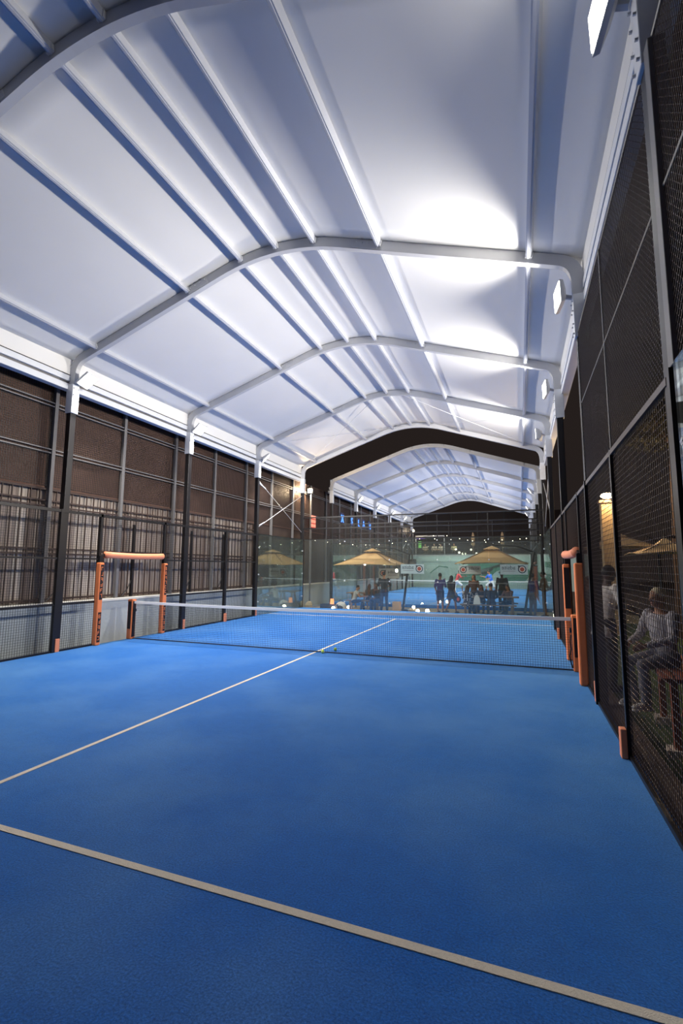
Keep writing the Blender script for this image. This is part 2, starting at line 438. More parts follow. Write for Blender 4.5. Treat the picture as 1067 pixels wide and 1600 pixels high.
# ------------------------------------------------------------------ floodlights
def floodlight(loc, side, nrm, watts, spread, label, w=0.36, h=0.31):
    """LED flood on a column bracket; lens faces along nrm"""
    root = thing('floodlight', label, 'floodlight', loc, 0, 'court floodlights')
    n = Vector(nrm).normalized(); sd = n.cross(Vector((0, 0, 1))).normalized(); u = sd.cross(n)
    def P(a, b, c): return sd*a+u*b+n*c
    mb = MB()
    mb.loft([[P(-w/2-.02, -h/2-.02, 0), P(w/2+.02, -h/2-.02, 0), P(w/2+.02, h/2+.02, 0), P(-w/2-.02, h/2+.02, 0)],
             [P(-w/2-.01, -h/2-.01, -.05), P(w/2+.01, -h/2-.01, -.05), P(w/2+.01, h/2+.01, -.05), P(-w/2-.01, h/2+.01, -.05)],
             [P(-w/4, -h/4, -.10), P(w/4, -h/4, -.10), P(w/4, h/4, -.10), P(-w/4, h/4, -.10)]])
    mb.build('housing', M_ALU, root)
    mb = MB(); mb.loft([[P(-w/2, -h/2, .003), P(w/2, -h/2, .003), P(w/2, h/2, .003), P(-w/2, h/2, .003)],
                        [P(-w/2, -h/2, .012), P(w/2, -h/2, .012), P(w/2, h/2, .012), P(-w/2, h/2, .012)]])
    mb.build('lens', emat('flood_lens', FLOOD_COLOR, FLOOD_LENS), root)
    li = bpy.data.lights.new('floodlight_beam', 'AREA'); li.shape = 'RECTANGLE'; li.size = w; li.size_y = h
    li.energy = watts; li.color = FLOOD_COLOR[:3]; li.spread = math.radians(spread)
    lo_ = bpy.data.objects.new('floodlight_beam', li); COL.objects.link(lo_); lo_.parent = root
    lo_.matrix_local = Matrix(((sd.x, u.x, -n.x, n.x*.02), (sd.y, u.y, -n.y, n.y*.02), (sd.z, u.z, -n.z, n.z*.02), (0, 0, 0, 1))) @ Matrix.Rotation(0, 4, 'Z')
    mb = MB(); e = Vector((side*(5.0-abs(loc[0])), 0, -0.05))
    mb.bar(P(0, 0, -.09), e, 0.05, 0.05); mb.build('mount_arm', M_ALU, root)
    return root
LX = 4.80
names_r = {-6: 'top right floodlight above the near end of the mesh fence, cut off at the frame', -2: 'bright floodlight on the right columns beside the second roof arch', 2: 'floodlight on the right columns beside the third roof arch', 6: 'floodlight on the right columns beside the fourth roof arch'}
names_l = {-6: 'floodlight on the left columns just outside the frame', -2: 'dazzling floodlight on the leftmost white column bracket', 2: 'floodlight on the second left column, between two others', 6: 'floodlight on the third left column above the cross bracing'}
for y in (-6, -2, 2, 6):
    floodlight((LX, y+0.12, 5.90), 1, (-0.95, 0.40 if y == 6 else -0.12, -0.02), FLOOD_RIGHT*(0.07 if y == -6 else 1), 122, names_r[y])
    if y > -6: floodlight((-LX, y+0.12, 5.90), -1, (0.66, {-2: 0.22, 2: 0.0, 6: 0.45}[y], -0.72), FLOOD_LEFT*(0.85 if y == -2 else 1.08), 150, names_l[y])
for i, y in enumerate((17.6, 21.6, 25.6, 29.6)):
    o_ = ('first', 'second', 'third', 'fourth')[i]
    floodlight((LX, y+0.12, 5.90), 1, (-0.75, 0.22, -0.50), FLOOD_FAR, 150, o_+' small far floodlight on the right side of the second court')
    floodlight((-LX, y+0.12, 5.90), -1, (0.75, 0.10, -0.55), FLOOD_FAR, 150, o_+' small far floodlight on the left side of the second court')

# ------------------------------------------------------------------ court fences
def post(parent, x, y, z1, m=M_BLACK, w=0.08, z0=-0.1, name='post'):
    mb = MB(); mb.box(x-w/2, x+w/2, y-w/2, y+w/2, z0, z1); return mb.build(name, m, parent, bevel=0.005)
def sleeve(parent, x, y, s):
    """orange bumper on the foot of a post, court side"""
    mb = MB(); mb.box(min(x-s*0.03, x-s*0.085), max(x-s*0.03, x-s*0.085), y-0.05, y+0.05, 0.0, 0.27)
    return mb.build('post_bumper', M_ORLIGHT, parent, bevel=0.008)
def side_fence(s, y0, label, wm, near=False, upper=None):
    x = s*5.03
    root = thing('court_fence', label, 'fence', (x, y0, 0))
    root.location = (0, 0, 0)
    for y in (-6, -4, -2, 2, 4, 6):
        if y not in (-6, -2, 2, 6): post(root, x, y0+y, 3.0, w=0.09 if s < 0 else 0.055)
        else:
            mb = MB(); mb.box(x-0.04, x+0.04, y0+y-0.13, y0+y-0.075, -0.1, 3.0); mb.build('post', M_BLACK, root)
        if y0 == 0: sleeve(root, x if y in (-4, 4) else s*5.08, y0+y, s)
    # panels: (start, end) of each wire panel
    me_cache = {}
    for a, b in ((-6, -4), (-4, -2), (-2, -1.06), (1.06, 2), (2, 4), (4, 6)):
        L = b-a
        if L not in me_cache:
            o = wires((0, 1, 0), (0, 0, 1), (0, 0, 0), L, 2.93, 0.05, 0.05, 0.0042).build('wire_panel', wm, root)
            tag(o, kind='stuff'); o.location = (x, y0+a, 0.03); me_cache[L] = o
        else: tag(inst(me_cache[L], (x, y0+a, 0.03), root), kind='stuff')
        for z, t in (((0.98, 0.04), (1.95, 0.04), (2.96, 0.06)) if s < 0 or y0 else ((2.96, 0.05),)):
            mb = MB(); mb.box(x-s*0.0-t/2, x+t/2, y0+a, y0+b, z-t/2, z+t/2); mb.build('rail', M_BLACK if s < 0 or y0 else mat('dark_grey_rail', (92, 84, 82), 0.4, metal=0.2), root)
        mb = MB(); mb.box(x-0.02, x+0.02, y0+a, y0+b, 0.0, 0.04); mb.build('rail', M_BLACK, root)
    # wire over the gate
    o = wires((0, 1, 0), (0, 0, 1), (0, 0, 0), 2.12, 0.86, 0.05, 0.05, 0.0042).build('wire_panel', wm, root); o.location = (x, y0-1.06, 2.1); tag(o, kind='stuff')
    mb = MB(); mb.box(x-0.03, x+0.03, y0-1.06, y0+1.06, 2.93, 2.99); mb.build('rail', M_BLACK, root)
    mb = MB(); mb.box(x-0.02, x+0.02, y0-1.06, y0+1.06, 2.09, 2.13); mb.build('rail', M_BLACK, root)
    for y in (-1.06, 1.06):
        mb = MB(); mb.box(x-0.03, x+0.03, y0+y-0.03, y0+y+0.03, -0.1, 3.0); mb.build('post', M_BLACK, root)
    return root
fl = side_fence(-1, 0.0, 'black square wire mesh fence along the left side of the near court', M_WIRE)
fr = side_fence(1, 0.0, 'dark wire mesh fence along the right side of the near court', M_WIRE_R)
side_fence(-1, Y2, 'black wire mesh fence along the left side of the far court', M_WIRE)
side_fence(1, Y2, 'black wire mesh fence along the right side of the far court', M_WIRE)
# tall netting above the near right fence
net_root = thing('tall_netting', 'tall dark chain link netting rising above the near right fence to the roof', 'netting', (0, 0, 0))
XN = 5.03
for a, b in ((-10, -8), (-8, -6), (-6, -4), (-4, -2)):
    for z0, z1 in ((3.0, 4.15), (4.15, 5.20)):
        o = diamond((0, 1, 0), (0, 0, 1), (XN, a, z0), b-a, z1-z0, 0.055, 0.0045).build('chain_link', M_WIRE_R, net_root); tag(o, kind='stuff')
    for z in (4.15, 5.20):
        mb = MB(); mb.tube([(XN, a, z), (XN, b, z)], 0.012, 6); mb.build('tension_rail', M_GREYPOST, net_root)
for y in (-8, -4): post(net_root, XN, y, 5.2, M_GREYPOST, 0.025, 3.0)
post(net_root, XN+0.02, -6.14, 5.2, M_GREYPOST, 0.10, 3.0)
# glass side and end walls
def glass_wall(name, label, panels, posts, rails, mesh_above=None):
    root = thing(name, label, 'glass wall')
    for (ax, ay), (bx, by), z1 in panels:
        mb = MB()
        d = Vector((bx-ax, by-ay, 0)).normalized(); n = Vector((-d.y, d.x, 0))*0.006
        A = Vector((ax, ay, 0.02))+d*0.008; B = Vector((bx, by, 0.02))-d*0.008
        mb.loft([[A-n, B-n, B+n, A+n], [Vector((v.x, v.y, z1)) for v in (A-n, B-n, B+n, A+n)]])
        mb.build('glass_panel', GLASS, root)
    for x, y, z1 in posts: post(root, x, y, z1, M_BLACK, 0.08)
    for p, q in rails:
        mb = MB(); mb.bar(p, q, 0.05, 0.05); mb.build('rail', M_BLACK, root)
    return root
def clamps(root, pts):
    mb0 = None
    for p in pts:
        if mb0 is None:
            mb = MB(); mb.tube([(-0.02, 0, 0), (0.02, 0, 0)], 0.025, 8); mb.tube([(0, -0.02, 0), (0, 0.02, 0)], 0.025, 8)
            mb0 = mb.build('glass_clamp', M_ALU, root); mb0.location = p
        else: inst(mb0, p, root)
for s, nm, lab in ((-1, 'left', 'clear glass side wall at the far left corner reflecting an umbrella'), (1, 'right', 'clear glass side wall at the far right corner of the near court')):
    x = s*5.0
    r = glass_wall('glass_wall', lab, [((x, 6.05), (x, 8.0), 3.0), ((x, 8.0), (x, 9.95), 3.0)], [(s*5.06, 8.0, 3.0)] if s > 0 else [], [((s*5.06, 6, 3.0), (s*5.06, 10, 3.0))])
    clamps(r, [(x, y, z) for y in (6.1, 9.9) for z in (0.5, 1.5, 2.5)])
r = glass_wall('glass_wall', 'grey edged glass side panel at the near right corner beside the camera', [((5.0, -9.95), (5.0, -8.0), 3.0), ((5.0, -8.0), (5.0, -6.2), 3.0)], [(5.1, -6.2, 3.0)], [((5.1, -10, 3.0), (5.1, -6.2, 3.0))])
clamps(r, [(5.0, -6.3, z) for z in (0.5, 1.5, 2.5)])
glass_wall('glass_wall', 'clear glass side panel at the near left corner of the court', [((-5.0, -9.95), (-5.0, -8.0), 3.0), ((-5.0, -8.0), (-5.0, -6.05), 3.0)], [], [((-5.08, -10, 3.0), (-5.08, -6, 3.0))])
def end_wall(y, label, mesh_top=True, s=1):
    yb = y+s*0.06
    xs = (-4.95, -3.0, -1.0, 1.0, 3.0, 4.95)
    r = glass_wall('glass_wall', label, [((xs[i], y), (xs[i+1], y), 3.0) for i in range(5)], [], [((-5, yb, 3.0), (5, yb, 3.0)), ((-5, yb, 4.0), (5, yb, 4.0)), ((-5, yb, 3.5), (5, yb, 3.5))])
    for x in xs[1:-1]:
        post(r, x, yb+s*0.04, 4.0, M_BLACK, 0.035, 3.0)
    clamps(r, [(x, y, z) for x in xs[1:-1] for z in (0.3, 1.2, 2.1, 2.9)])
    for i in range(5):
        o = wires((1, 0, 0), (0, 0, 1), (0, 0, 0), 2.0, 0.95, 0.05, 0.05, 0.004).build('wire_panel', M_WIRE, r) if i == 0 else inst(o, (0, 0, 0), r)
        o.location = (-5+2*i, yb, 3.02); tag(o, kind='stuff')
    return r
end_wall(9.97, 'clear glass end wall of the near court in front of the umbrellas')
end_wall(Y2-9.97, 'clear glass end wall of the far court behind the umbrellas', s=-1)
end_wall(Y2+9.97, 'clear glass end wall at the far end of the second court')
for s in (-1, 1):
    glass_wall('glass_wall', 'clear glass side wall of the second court on the %s' % ('left' if s < 0 else 'right'),
               [((s*5, Y2-9.95), (s*5, Y2-8), 3.0), ((s*5, Y2-8), (s*5, Y2-6.05), 3.0)], [], [((s*5.06, Y2-10, 3.0), (s*5.06, Y2-6, 3.0))])

# ------------------------------------------------------------------ gates with orange padding, and the net
def marks(mb, x, y, z0, z1, wy, s, n, seed):
    """illegible vertical print: broken orange strokes on the black strip"""
    r = random.Random(seed); h = (z1-z0)/n
    for i in range(n):
        c = z0+h*(i+0.5)
        for k in range(3):
            dz = (k-1)*h*0.28
            if r.random() < 0.75: mb.box(min(x, x-s*0.003), max(x, x-s*0.003), y-wy*r.uniform(0.15, 0.33), y+wy*r.uniform(0.15, 0.33), c+dz-h*0.06, c+dz+h*0.06)
        side = r.choice((-1, 1)); yy = y+side*wy*0.27
        mb.box(min(x, x-s*0.003), max(x, x-s*0.003), yy-wy*0.06, yy+wy*0.06, c-h*0.34, c+h*0.34)
def gate(s, label):
    x = s*5.0
    root = thing('gate_padding', label, 'gate')
    for k, y in enumerate((-1.06, 1.06)):
        mb = MB(); mb.box(min(x-s*0.09, x+s*0.04), max(x-s*0.09, x+s*0.04), y-0.065, y+0.065, 0.0, 1.87)
        p = mb.build('padded_post', M_ORANGE, root, bevel=0.025)
        if s > 0 and y > 0:
            mb = MB(); mb.box(x-.075, x+.03, y-0.0695, y-0.0655, 1.0, 1.80); mb.build('print_strip', M_STRIP, p)
        for (z0, z1, n) in ((1.02, 1.82, 6), (0.07, 0.74, 5)) if s < 0 else ():
            mb = MB(); xx = x-s*0.0905; mb.box(min(xx, xx-s*0.004), max(xx, xx-s*0.004), y-0.04, y+0.045, z0, z1)
            st = mb.build('print_strip', M_STRIP, p)
            mb = MB(); marks(mb, xx-s*0.0042, y, z0+0.03, z1-0.03, 0.085, s, n, k*7+n+(s+1)); tag(mb.build('printed_marks', M_ORANGE, p), kind='stuff')
        # cap and stub above the pad
        mb = MB(); mb.box(x-0.05, x+0.05, y-0.045, y+0.045, 1.87, 2.02); mb.build('post_stub', M_BLACK, root)
    pts = [(x-s*0.03, -0.95+1.9*i/10, 2.05-0.02*math.sin(math.pi*i/10)) for i in range(11)]
    mb = MB(); mb.tube(pts, [0.082]+[0.075]*9+[0.082], 14); mb.build('padded_bar', M_ORLIGHT, root, smooth=True)
    for e in (-1, 1):
        mb = MB(); mb.bar((x, e*0.94, 2.05), (x, e*1.06, 2.0), 0.06, 0.06); mb.build('strap', M_BLACK, root)
    return root
gate(-1, 'orange padded gate frame in the left fence beside the net')
gate(1, 'orange padded gate frame in the right fence beside the net')

def make_net(y, label, detail):
    root = thing('court_net', label, 'net', (0, y, 0))
    W = 4.93
    zt = lambda x: 0.88+0.04*(x/W)**2
    mb = MB(); step = 0.042 if detail else 0.12; t = 0.0032 if detail else 0.006
    k = -W
    while k <= W:
        mb.bar((k, 0, 0.02), (k, 0, zt(k)-0.03), t, t, (0, 1, 0), caps=False); k += step
    z = 0.03; N = 24
    while z < 0.9:
        for i in range(N):
            xa = -W+2*W*i/N; xb = -W+2*W*(i+1)/N
            za = min(z, 9)*zt(xa)/0.92; zb = z*zt(xb)/0.92
            mb.bar((xa, 0.003, za), (xb, 0.003, zb), t, t, (0, 1, 0), caps=False)
        z += step
    tag(mb.build('netting', M_NETCORD, root), kind='stuff')
    mb = MB(); mb.loft([[(x, -0.012, zt(x)-0.055), (x, 0.012, zt(x)-0.055), (x, 0.012, zt(x)+0.005), (x, -0.012, zt(x)+0.005)] for x in [-W+2*W*i/20 for i in range(21)]])
    mb.build('tape', M_TAPE, root)
    mb = MB(); mb.tube([(-W, 0, 0.02), (W, 0, 0.02)], 0.012, 6); mb.build('bottom_cord', M_NETCORD, root)
    for s in (-1, 1):
        mb = MB(); mb.box(s*5.0-0.075, s*5.0+0.075, -0.07, 0.07, 0, 0.97); p = mb.build('net_post', M_ORANGE, root, bevel=0.02)
        mb = MB(); mb.box(s*5.0-0.05, s*5.0+0.045, -0.076, -0.0705, 0.25, 0.92); mb.build('print_strip', M_STRIP, p)
        mb = MB(); xa = s*4.92; mb.box(min(xa, xa+s*0.004), max(xa, xa+s*0.004), -0.05, 0.05, 0.05, 0.92); mb.build('side_strip', M_STRIP, p)
        mb = MB()
        mb.tube([(s*4.905, -0.01, 0.62), (s*4.89, -0.03, 0.5), (s*4.90, -0.04, 0.38), (s*4.87, -0.05, 0.26), (s*4.89, -0.05, 0.14), (s*4.91, -0.04, 0.06)], 0.012, 6)
        mb.tube([(s*4.93, 0, 0.7), (s*4.89, 0, 0.7)], 0.045, 10); mb.build('net_winder', M_BLACK, p)
    mb = MB(); mb.box(-0.025, 0.025, -0.018, -0.0125, 0.02, 0.885)
    if not detail: mb.build('centre_strap', M_TAPE, root)
    return root
make_net(0.0, 'black padel net with white tape and orange posts across the near court', True)
make_net(Y2, 'net with white tape across the far second court', False)
# two balls lying by the net
for (x, y, l) in ((0.20, -0.06, 'yellow tennis ball lying in front of the net'), (0.34, 0.30, 'yellow tennis ball lying just behind the net')):
    r = thing('tennis_ball', l, 'ball', (x, y, 0.0375), 0, 'balls by the net')
    mb = MB(); mb.ell((0, 0, 0), (0.035, 0.035, 0.035), 20, 12); mb.build('felt', M_BALL, r, smooth=True)
    mb = MB()
    sp_ = [Vector((0.035*math.cos(t)*math.cos(0.45*math.sin(2*t)), 0.035*math.sin(t)*math.cos(0.45*math.sin(2*t)), 0.035*math.sin(0.45*math.sin(2*t)))) for t in [2*math.pi*i/32 for i in range(33)]]
    mb.tube(sp_, 0.0016, 5); mb.build('seam', M_TAPE, r)

# ------------------------------------------------------------------ boundary on the left: wall, palisade, boards, screen
YA, YB = -10.0, 36.0
mb = MB(); mb.box(-5.72, -5.5, YA, YB, -0.17, 0.92)
wl = tag(mb.build('wall_left', M_CONC), 'pale grey rendered low wall along the left side', 'wall', kind='structure')
mb = MB(); mb.box(-5.75, -5.47, YA, YB, 0.92, 0.985); mb.build('wall_cap', M_CAP, wl, bevel=0.01)
scr = thing('screen_fence', 'tall grey post screen with brown shade cloth above the left wall', 'fence')
for i in range(0, 24):
    y = YA+2*i
    if i == 0: po = post(scr, -5.57, 0, 5.85, M_GREYPOST, 0.085, 0.985); po.location.y = y
    else: inst(po, (0, y, 0), scr)
for i in range(0, 23):
    y = YA+2*i
    if i == 0:
        mb = MB(); mb.box(-5.64, -5.628, 0, 2, 3.50, 5.85); c0 = mb.build('shade_cloth', M_SHADE, scr)
        w0 = wires((0, 1, 0), (0, 0, 1), (0, 0, 0), 2.0, 2.3, 0.05, 0.05, 0.007).build('wire_panel', M_WIRE, scr)
        tag(w0, kind='stuff'); w0.location = (-5.60, y, 3.53); c0.location.y = y; rr = []
        for z in (4.28, 4.36, 5.34, 5.42):
            mb = MB(); mb.box(-5.58, -5.545, 0.04, 1.96, z-0.012, z+0.012); q = mb.build('rail', M_GREYPOST, scr); q.location.y = y; rr.append(q)
    else:
        inst(c0, (0, y, 0), scr)
        if i >= 8:
            if i == 8:
                mb = MB(); mb.box(-5.64, -5.628, 0.9, 2, 0.985, 3.49); c1 = mb.build('shade_cloth', M_SHADE2, scr); c1.location.y = y
                mb = MB(); mb.box(-5.64, -5.628, 0, 2, 0.985, 3.49); c2 = mb.build('shade_cloth', M_SHADE2, scr); c2.location.y = y+2
            elif i > 9: inst(c2, (0, y, 0), scr)
        tag(inst(w0, (-5.60, y, 3.53), scr), kind='stuff')
        for q in rr: inst(q, (0, y, 0), scr)
bd = thing('board_fence', 'grey weathered vertical board fence standing on the left wall', 'fence')
bm_ = [mat('grey_board_%d' % i, c, 0.85, var=0.2, scale=3) for i, c in enumerate(((176, 162, 150), (152, 138, 128), (128, 112, 102), (190, 178, 166)))]
bo_ = []
for i, m in enumerate(bm_):
    mb = MB(); mb.box(-0.012, 0.012, -0.095, 0.095, 0, 2.52); o = mb.build('board', m, bd, bevel=0.003); bo_.append(o)
first = [True]*4
nb_ = 0
for i in range(0, 84):
    y = -9.9+0.2*i; k = random.choice((0, 0, 1, 1, 2, 3)); x = -5.70+random.uniform(-0.008, 0.008)
    if first[k]: bo_[k].location = (x, y, 0.99); first[k] = False
    else: inst(bo_[k], (x, y, 0.99), bd)
pal = thing('palisade_fence', 'dark brown upright bar fence in front of the grey boards', 'fence')
mb = MB(); mb.bar((0, 0, 0), (0, 0, 2.45), 0.026, 0.018); b0 = mb.build('bar', mat('rusty_dark_bar', (66, 50, 44), 0.6, var=0.2), pal); b0.location = (-5.60, -9.8, 1.02)
for i in range(1, 84): inst(b0, (-5.60, -9.8+0.2*i, 1.02), pal)
for z, h in ((1.06, 0.05), (2.05, 0.035), (2.16, 0.03), (3.10, 0.035), (3.22, 0.03), (3.47, 0.04)):
    mb = MB(); mb.box(-5.625, -5.59, -9.9, 6.9, z-h/2, z+h/2); mb.build('rail', MATS['rusty_dark_bar'], pal)
# dark stays leaning on the boards
for y in (-1.6, 0.5, 2.9, 4.6):
    mb = MB(); mb.bar((-5.56, y, 1.0), (-5.56, y, 2.9), 0.07, 0.05); q = mb.build('stay_post', M_BLACK, pal)
    mb = MB(); mb.tube([(-5.55, y-0.32, 1.02), (-5.56, y-0.12, 1.2), (-5.56, y, 1.45)], 0.014, 6); mb.build('stay_brace', M_BLACK, pal)

# ------------------------------------------------------------------ far end: pale mural wall, dark net, terrace
YE = 34.6
mb = MB(); mb.box(-6.2, 9.5, YE, YE+0.25, -0.17, 2.82)
wf = tag(mb.build('wall_back', M_MURAL), 'pale green painted wall with mural at the far end', 'wall', kind='structure')
mb = MB(); mb.box(-6.2, 9.5, YE-0.03, YE+0.25, 2.82, 2.95); mb.build('wall_cap', M_CAP, wf)
def stroke(pts, wds, m, name):
    mb = MB(); L_, R2 = [], []
    for i, p in enumerate(pts):
        a = Vector(pts[max(i-1, 0)]); b = Vector(pts[min(i+1, len(pts)-1)]); d = (b-a).normalized(); n = Vector((-d.y, d.x))
        L_.append(Vector(p)+n*wds[i]); R2.append(Vector(p)-n*wds[i])
    for i in range(len(pts)-1):
        mb.prism([tuple(L_[i]), tuple(R2[i]), tuple(R2[i+1]), tuple(L_[i+1])], YE-0.012, YE-0.001)
    return mb.build(name, m, wf)
stroke([(-1.4, 1.0), (-0.6, 0.75), (0.6, 0.8), (1.5, 1.2), (2.1, 1.7), (3.0, 2.0), (4.0, 2.1)], [.25, .45, .42, .3, .25, .3, .2], M_GREEN, 'mural_stroke')
stroke([(-0.2, 1.9), (0.8, 1.95), (2.2, 2.15), (3.2, 2.1)], [.2, .35, .35, .2], M_GREEN, 'mural_stroke')
stroke([(2.6, 1.0), (3.4, 0.85), (4.4, 1.0), (5.0, 1.5)], [.25, .38, .4, .2], M_GREEN, 'mural_stroke')
stroke([(0.3, 1.25), (1.3, 1.45), (1.9, 1.75)], [.15, .28, .12], M_DGREY, 'mural_stroke')
stroke([(-3.6, 1.3), (-2.8, 1.9), (-2.0, 1.8)], [.05, .06, .05], M_GREEN, 'mural_stroke')
mb = MB(); mb.box(-5.6, -4.9, YE-0.03, YE, 1.5, 2.55); mb.build('wall_opening', M_STRIP, wf)
mb = MB(); mb.box(-8, 11, YE+0.25, YE+8, 2.6, 2.86)
tag(mb.build('terrace', mat('terrace_decking', (70, 56, 46), 0.8)), 'raised terrace deck behind the pale end wall', 'terrace', kind='structure')
dn = thing('backdrop_netting', 'dark brown netting hung behind the terrace at the far end', 'netting')
mb = MB(); mb.box(-9, 12, YE+7.6, YE+7.63, 2.86, 7.6); mb.build('net_cloth', mat('dark_brown_net', (46, 34, 32), 0.95, var=0.2, scale=3), dn)
for i in range(8): post(dn, -8+2.7*i, YE+7.5, 7.6, M_BLACK, 0.08, 2.86)
# terrace rail
tr = thing('terrace_railing', 'thin dark railing along the terrace edge', 'railing')
for i in range(15): post(tr, -6+1.1*i, YE+0.35, 3.75, M_BLACK, 0.03, 2.86)
for z in (3.35, 3.75):
    mb = MB(); mb.tube([(-6.2, YE+0.35, z), (9.6, YE+0.35, z)], 0.016, 6); mb.build('rail', M_BLACK, tr)
# ------------------------------------------------------------------ people
SKINS = {'brown': (120, 78, 56), 'dark': (74, 48, 38), 'tan': (176, 124, 92), 'light': (206, 160, 130)}
M_HAIR = mat('black_hair', (24, 18, 18), 0.55, var=0.2, scale=20)
M_BHAIR = mat('brown_hair', (62, 38, 26), 0.55, var=0.2, scale=20)
M_GHAIR = mat('pale_hair', (214, 196, 160), 0.6, var=0.15, scale=20)
DG = {}
def remesh(mb, voxel, smooth=4):
    """fuse overlapping closed shapes into one continuous skin"""
    me = mb.mesh('tmp'); o = bpy.data.objects.new('tmp', me); COL.objects.link(o)
    r = o.modifiers.new('r', 'REMESH'); r.mode = 'VOXEL'; r.voxel_size = voxel; r.use_smooth_shade = True
    if smooth:
        s = o.modifiers.new('s', 'SMOOTH'); s.iterations = smooth; s.factor = 0.5
    dg = bpy.context.evaluated_depsgraph_get(); dg.update()
    m2 = bpy.data.meshes.new_from_object(o.evaluated_get(dg))
    bpy.data.objects.remove(o); bpy.data.meshes.remove(me)
    return m2
def ring(c, rx, ry, R, n=14):
    return [c + R @ Vector((rx*math.cos(2*math.pi*k/n), ry*math.sin(2*math.pi*k/n), 0)) for k in range(n)]
def limb(mb, pts, rad):
    """capsule chain"""
    mb.tube(pts, rad, 10)
    for p, r in zip(pts, rad): mb.ell(p, (r, r, r), 10, 6)
POSES = {
    'stand': dict(pz=.95, knees=((.10, .02, .50), (-.10, .02, .50)), ank=((.11, -.02, .08), (-.11, -.02, .08)),
                  elb=((.25, -.02, 1.14), (-.25, -.02, 1.14)), wri=((.25, .06, .90), (-.25, .06, .90)), lean=0),
    'phone': dict(pz=.95, knees=((.10, .03, .50), (-.10, .0, .50)), ank=((.12, -.02, .08), (-.12, -.03, .08)),
                  elb=((.27, .0, 1.16), (-.25, -.02, 1.14)), wri=((.14, .18, 1.38), (-.24, .05, .92)), lean=.03),
    'walk': dict(pz=.93, knees=((.10, .16, .50), (-.10, -.02, .49)), ank=((.10, .20, .09), (-.10, -.26, .13)),
                 elb=((.26, -.12, 1.15), (-.26, .08, 1.15)), wri=((.25, -.02, .93), (-.24, .22, .98)), lean=.06),
    'hold': dict(pz=.95, knees=((.10, .03, .50), (-.10, .0, .50)), ank=((.13, -.02, .08), (-.13, -.03, .08)),
                 elb=((.27, .04, 1.15), (-.27, .04, 1.15)), wri=((.13, .26, 1.10), (-.13, .26, 1.12)), lean=.10),
    'sit': dict(pz=.52, knees=((.12, .42, .52), (-.12, .42, .52)), ank=((.12, .40, .08), (-.12, .44, .08)),
                elb=((.25, .08, .74), (-.25, .08, .74)), wri=((.13, .32, .66), (-.13, .32, .66)), lean=.14),
    'sitlean': dict(pz=.52, knees=((.12, .42, .52), (-.12, .40, .52)), ank=((.12, .34, .08), (-.12, .50, .08)),
                    elb=((.25, .18, .74), (-.25, .18, .74)), wri=((.10, .42, .76), (-.10, .42, .76)), lean=.28),
    'lunge': dict(pz=.82, knees=((.14, .34, .50), (-.14, -.10, .42)), ank=((.15, .36, .09), (-.15, -.45, .12)),
                  elb=((.36, .10, 1.10), (-.30, .05, 1.05)), wri=((.50, .34, 1.18), (-.30, .28, 1.02)), lean=.30),
}
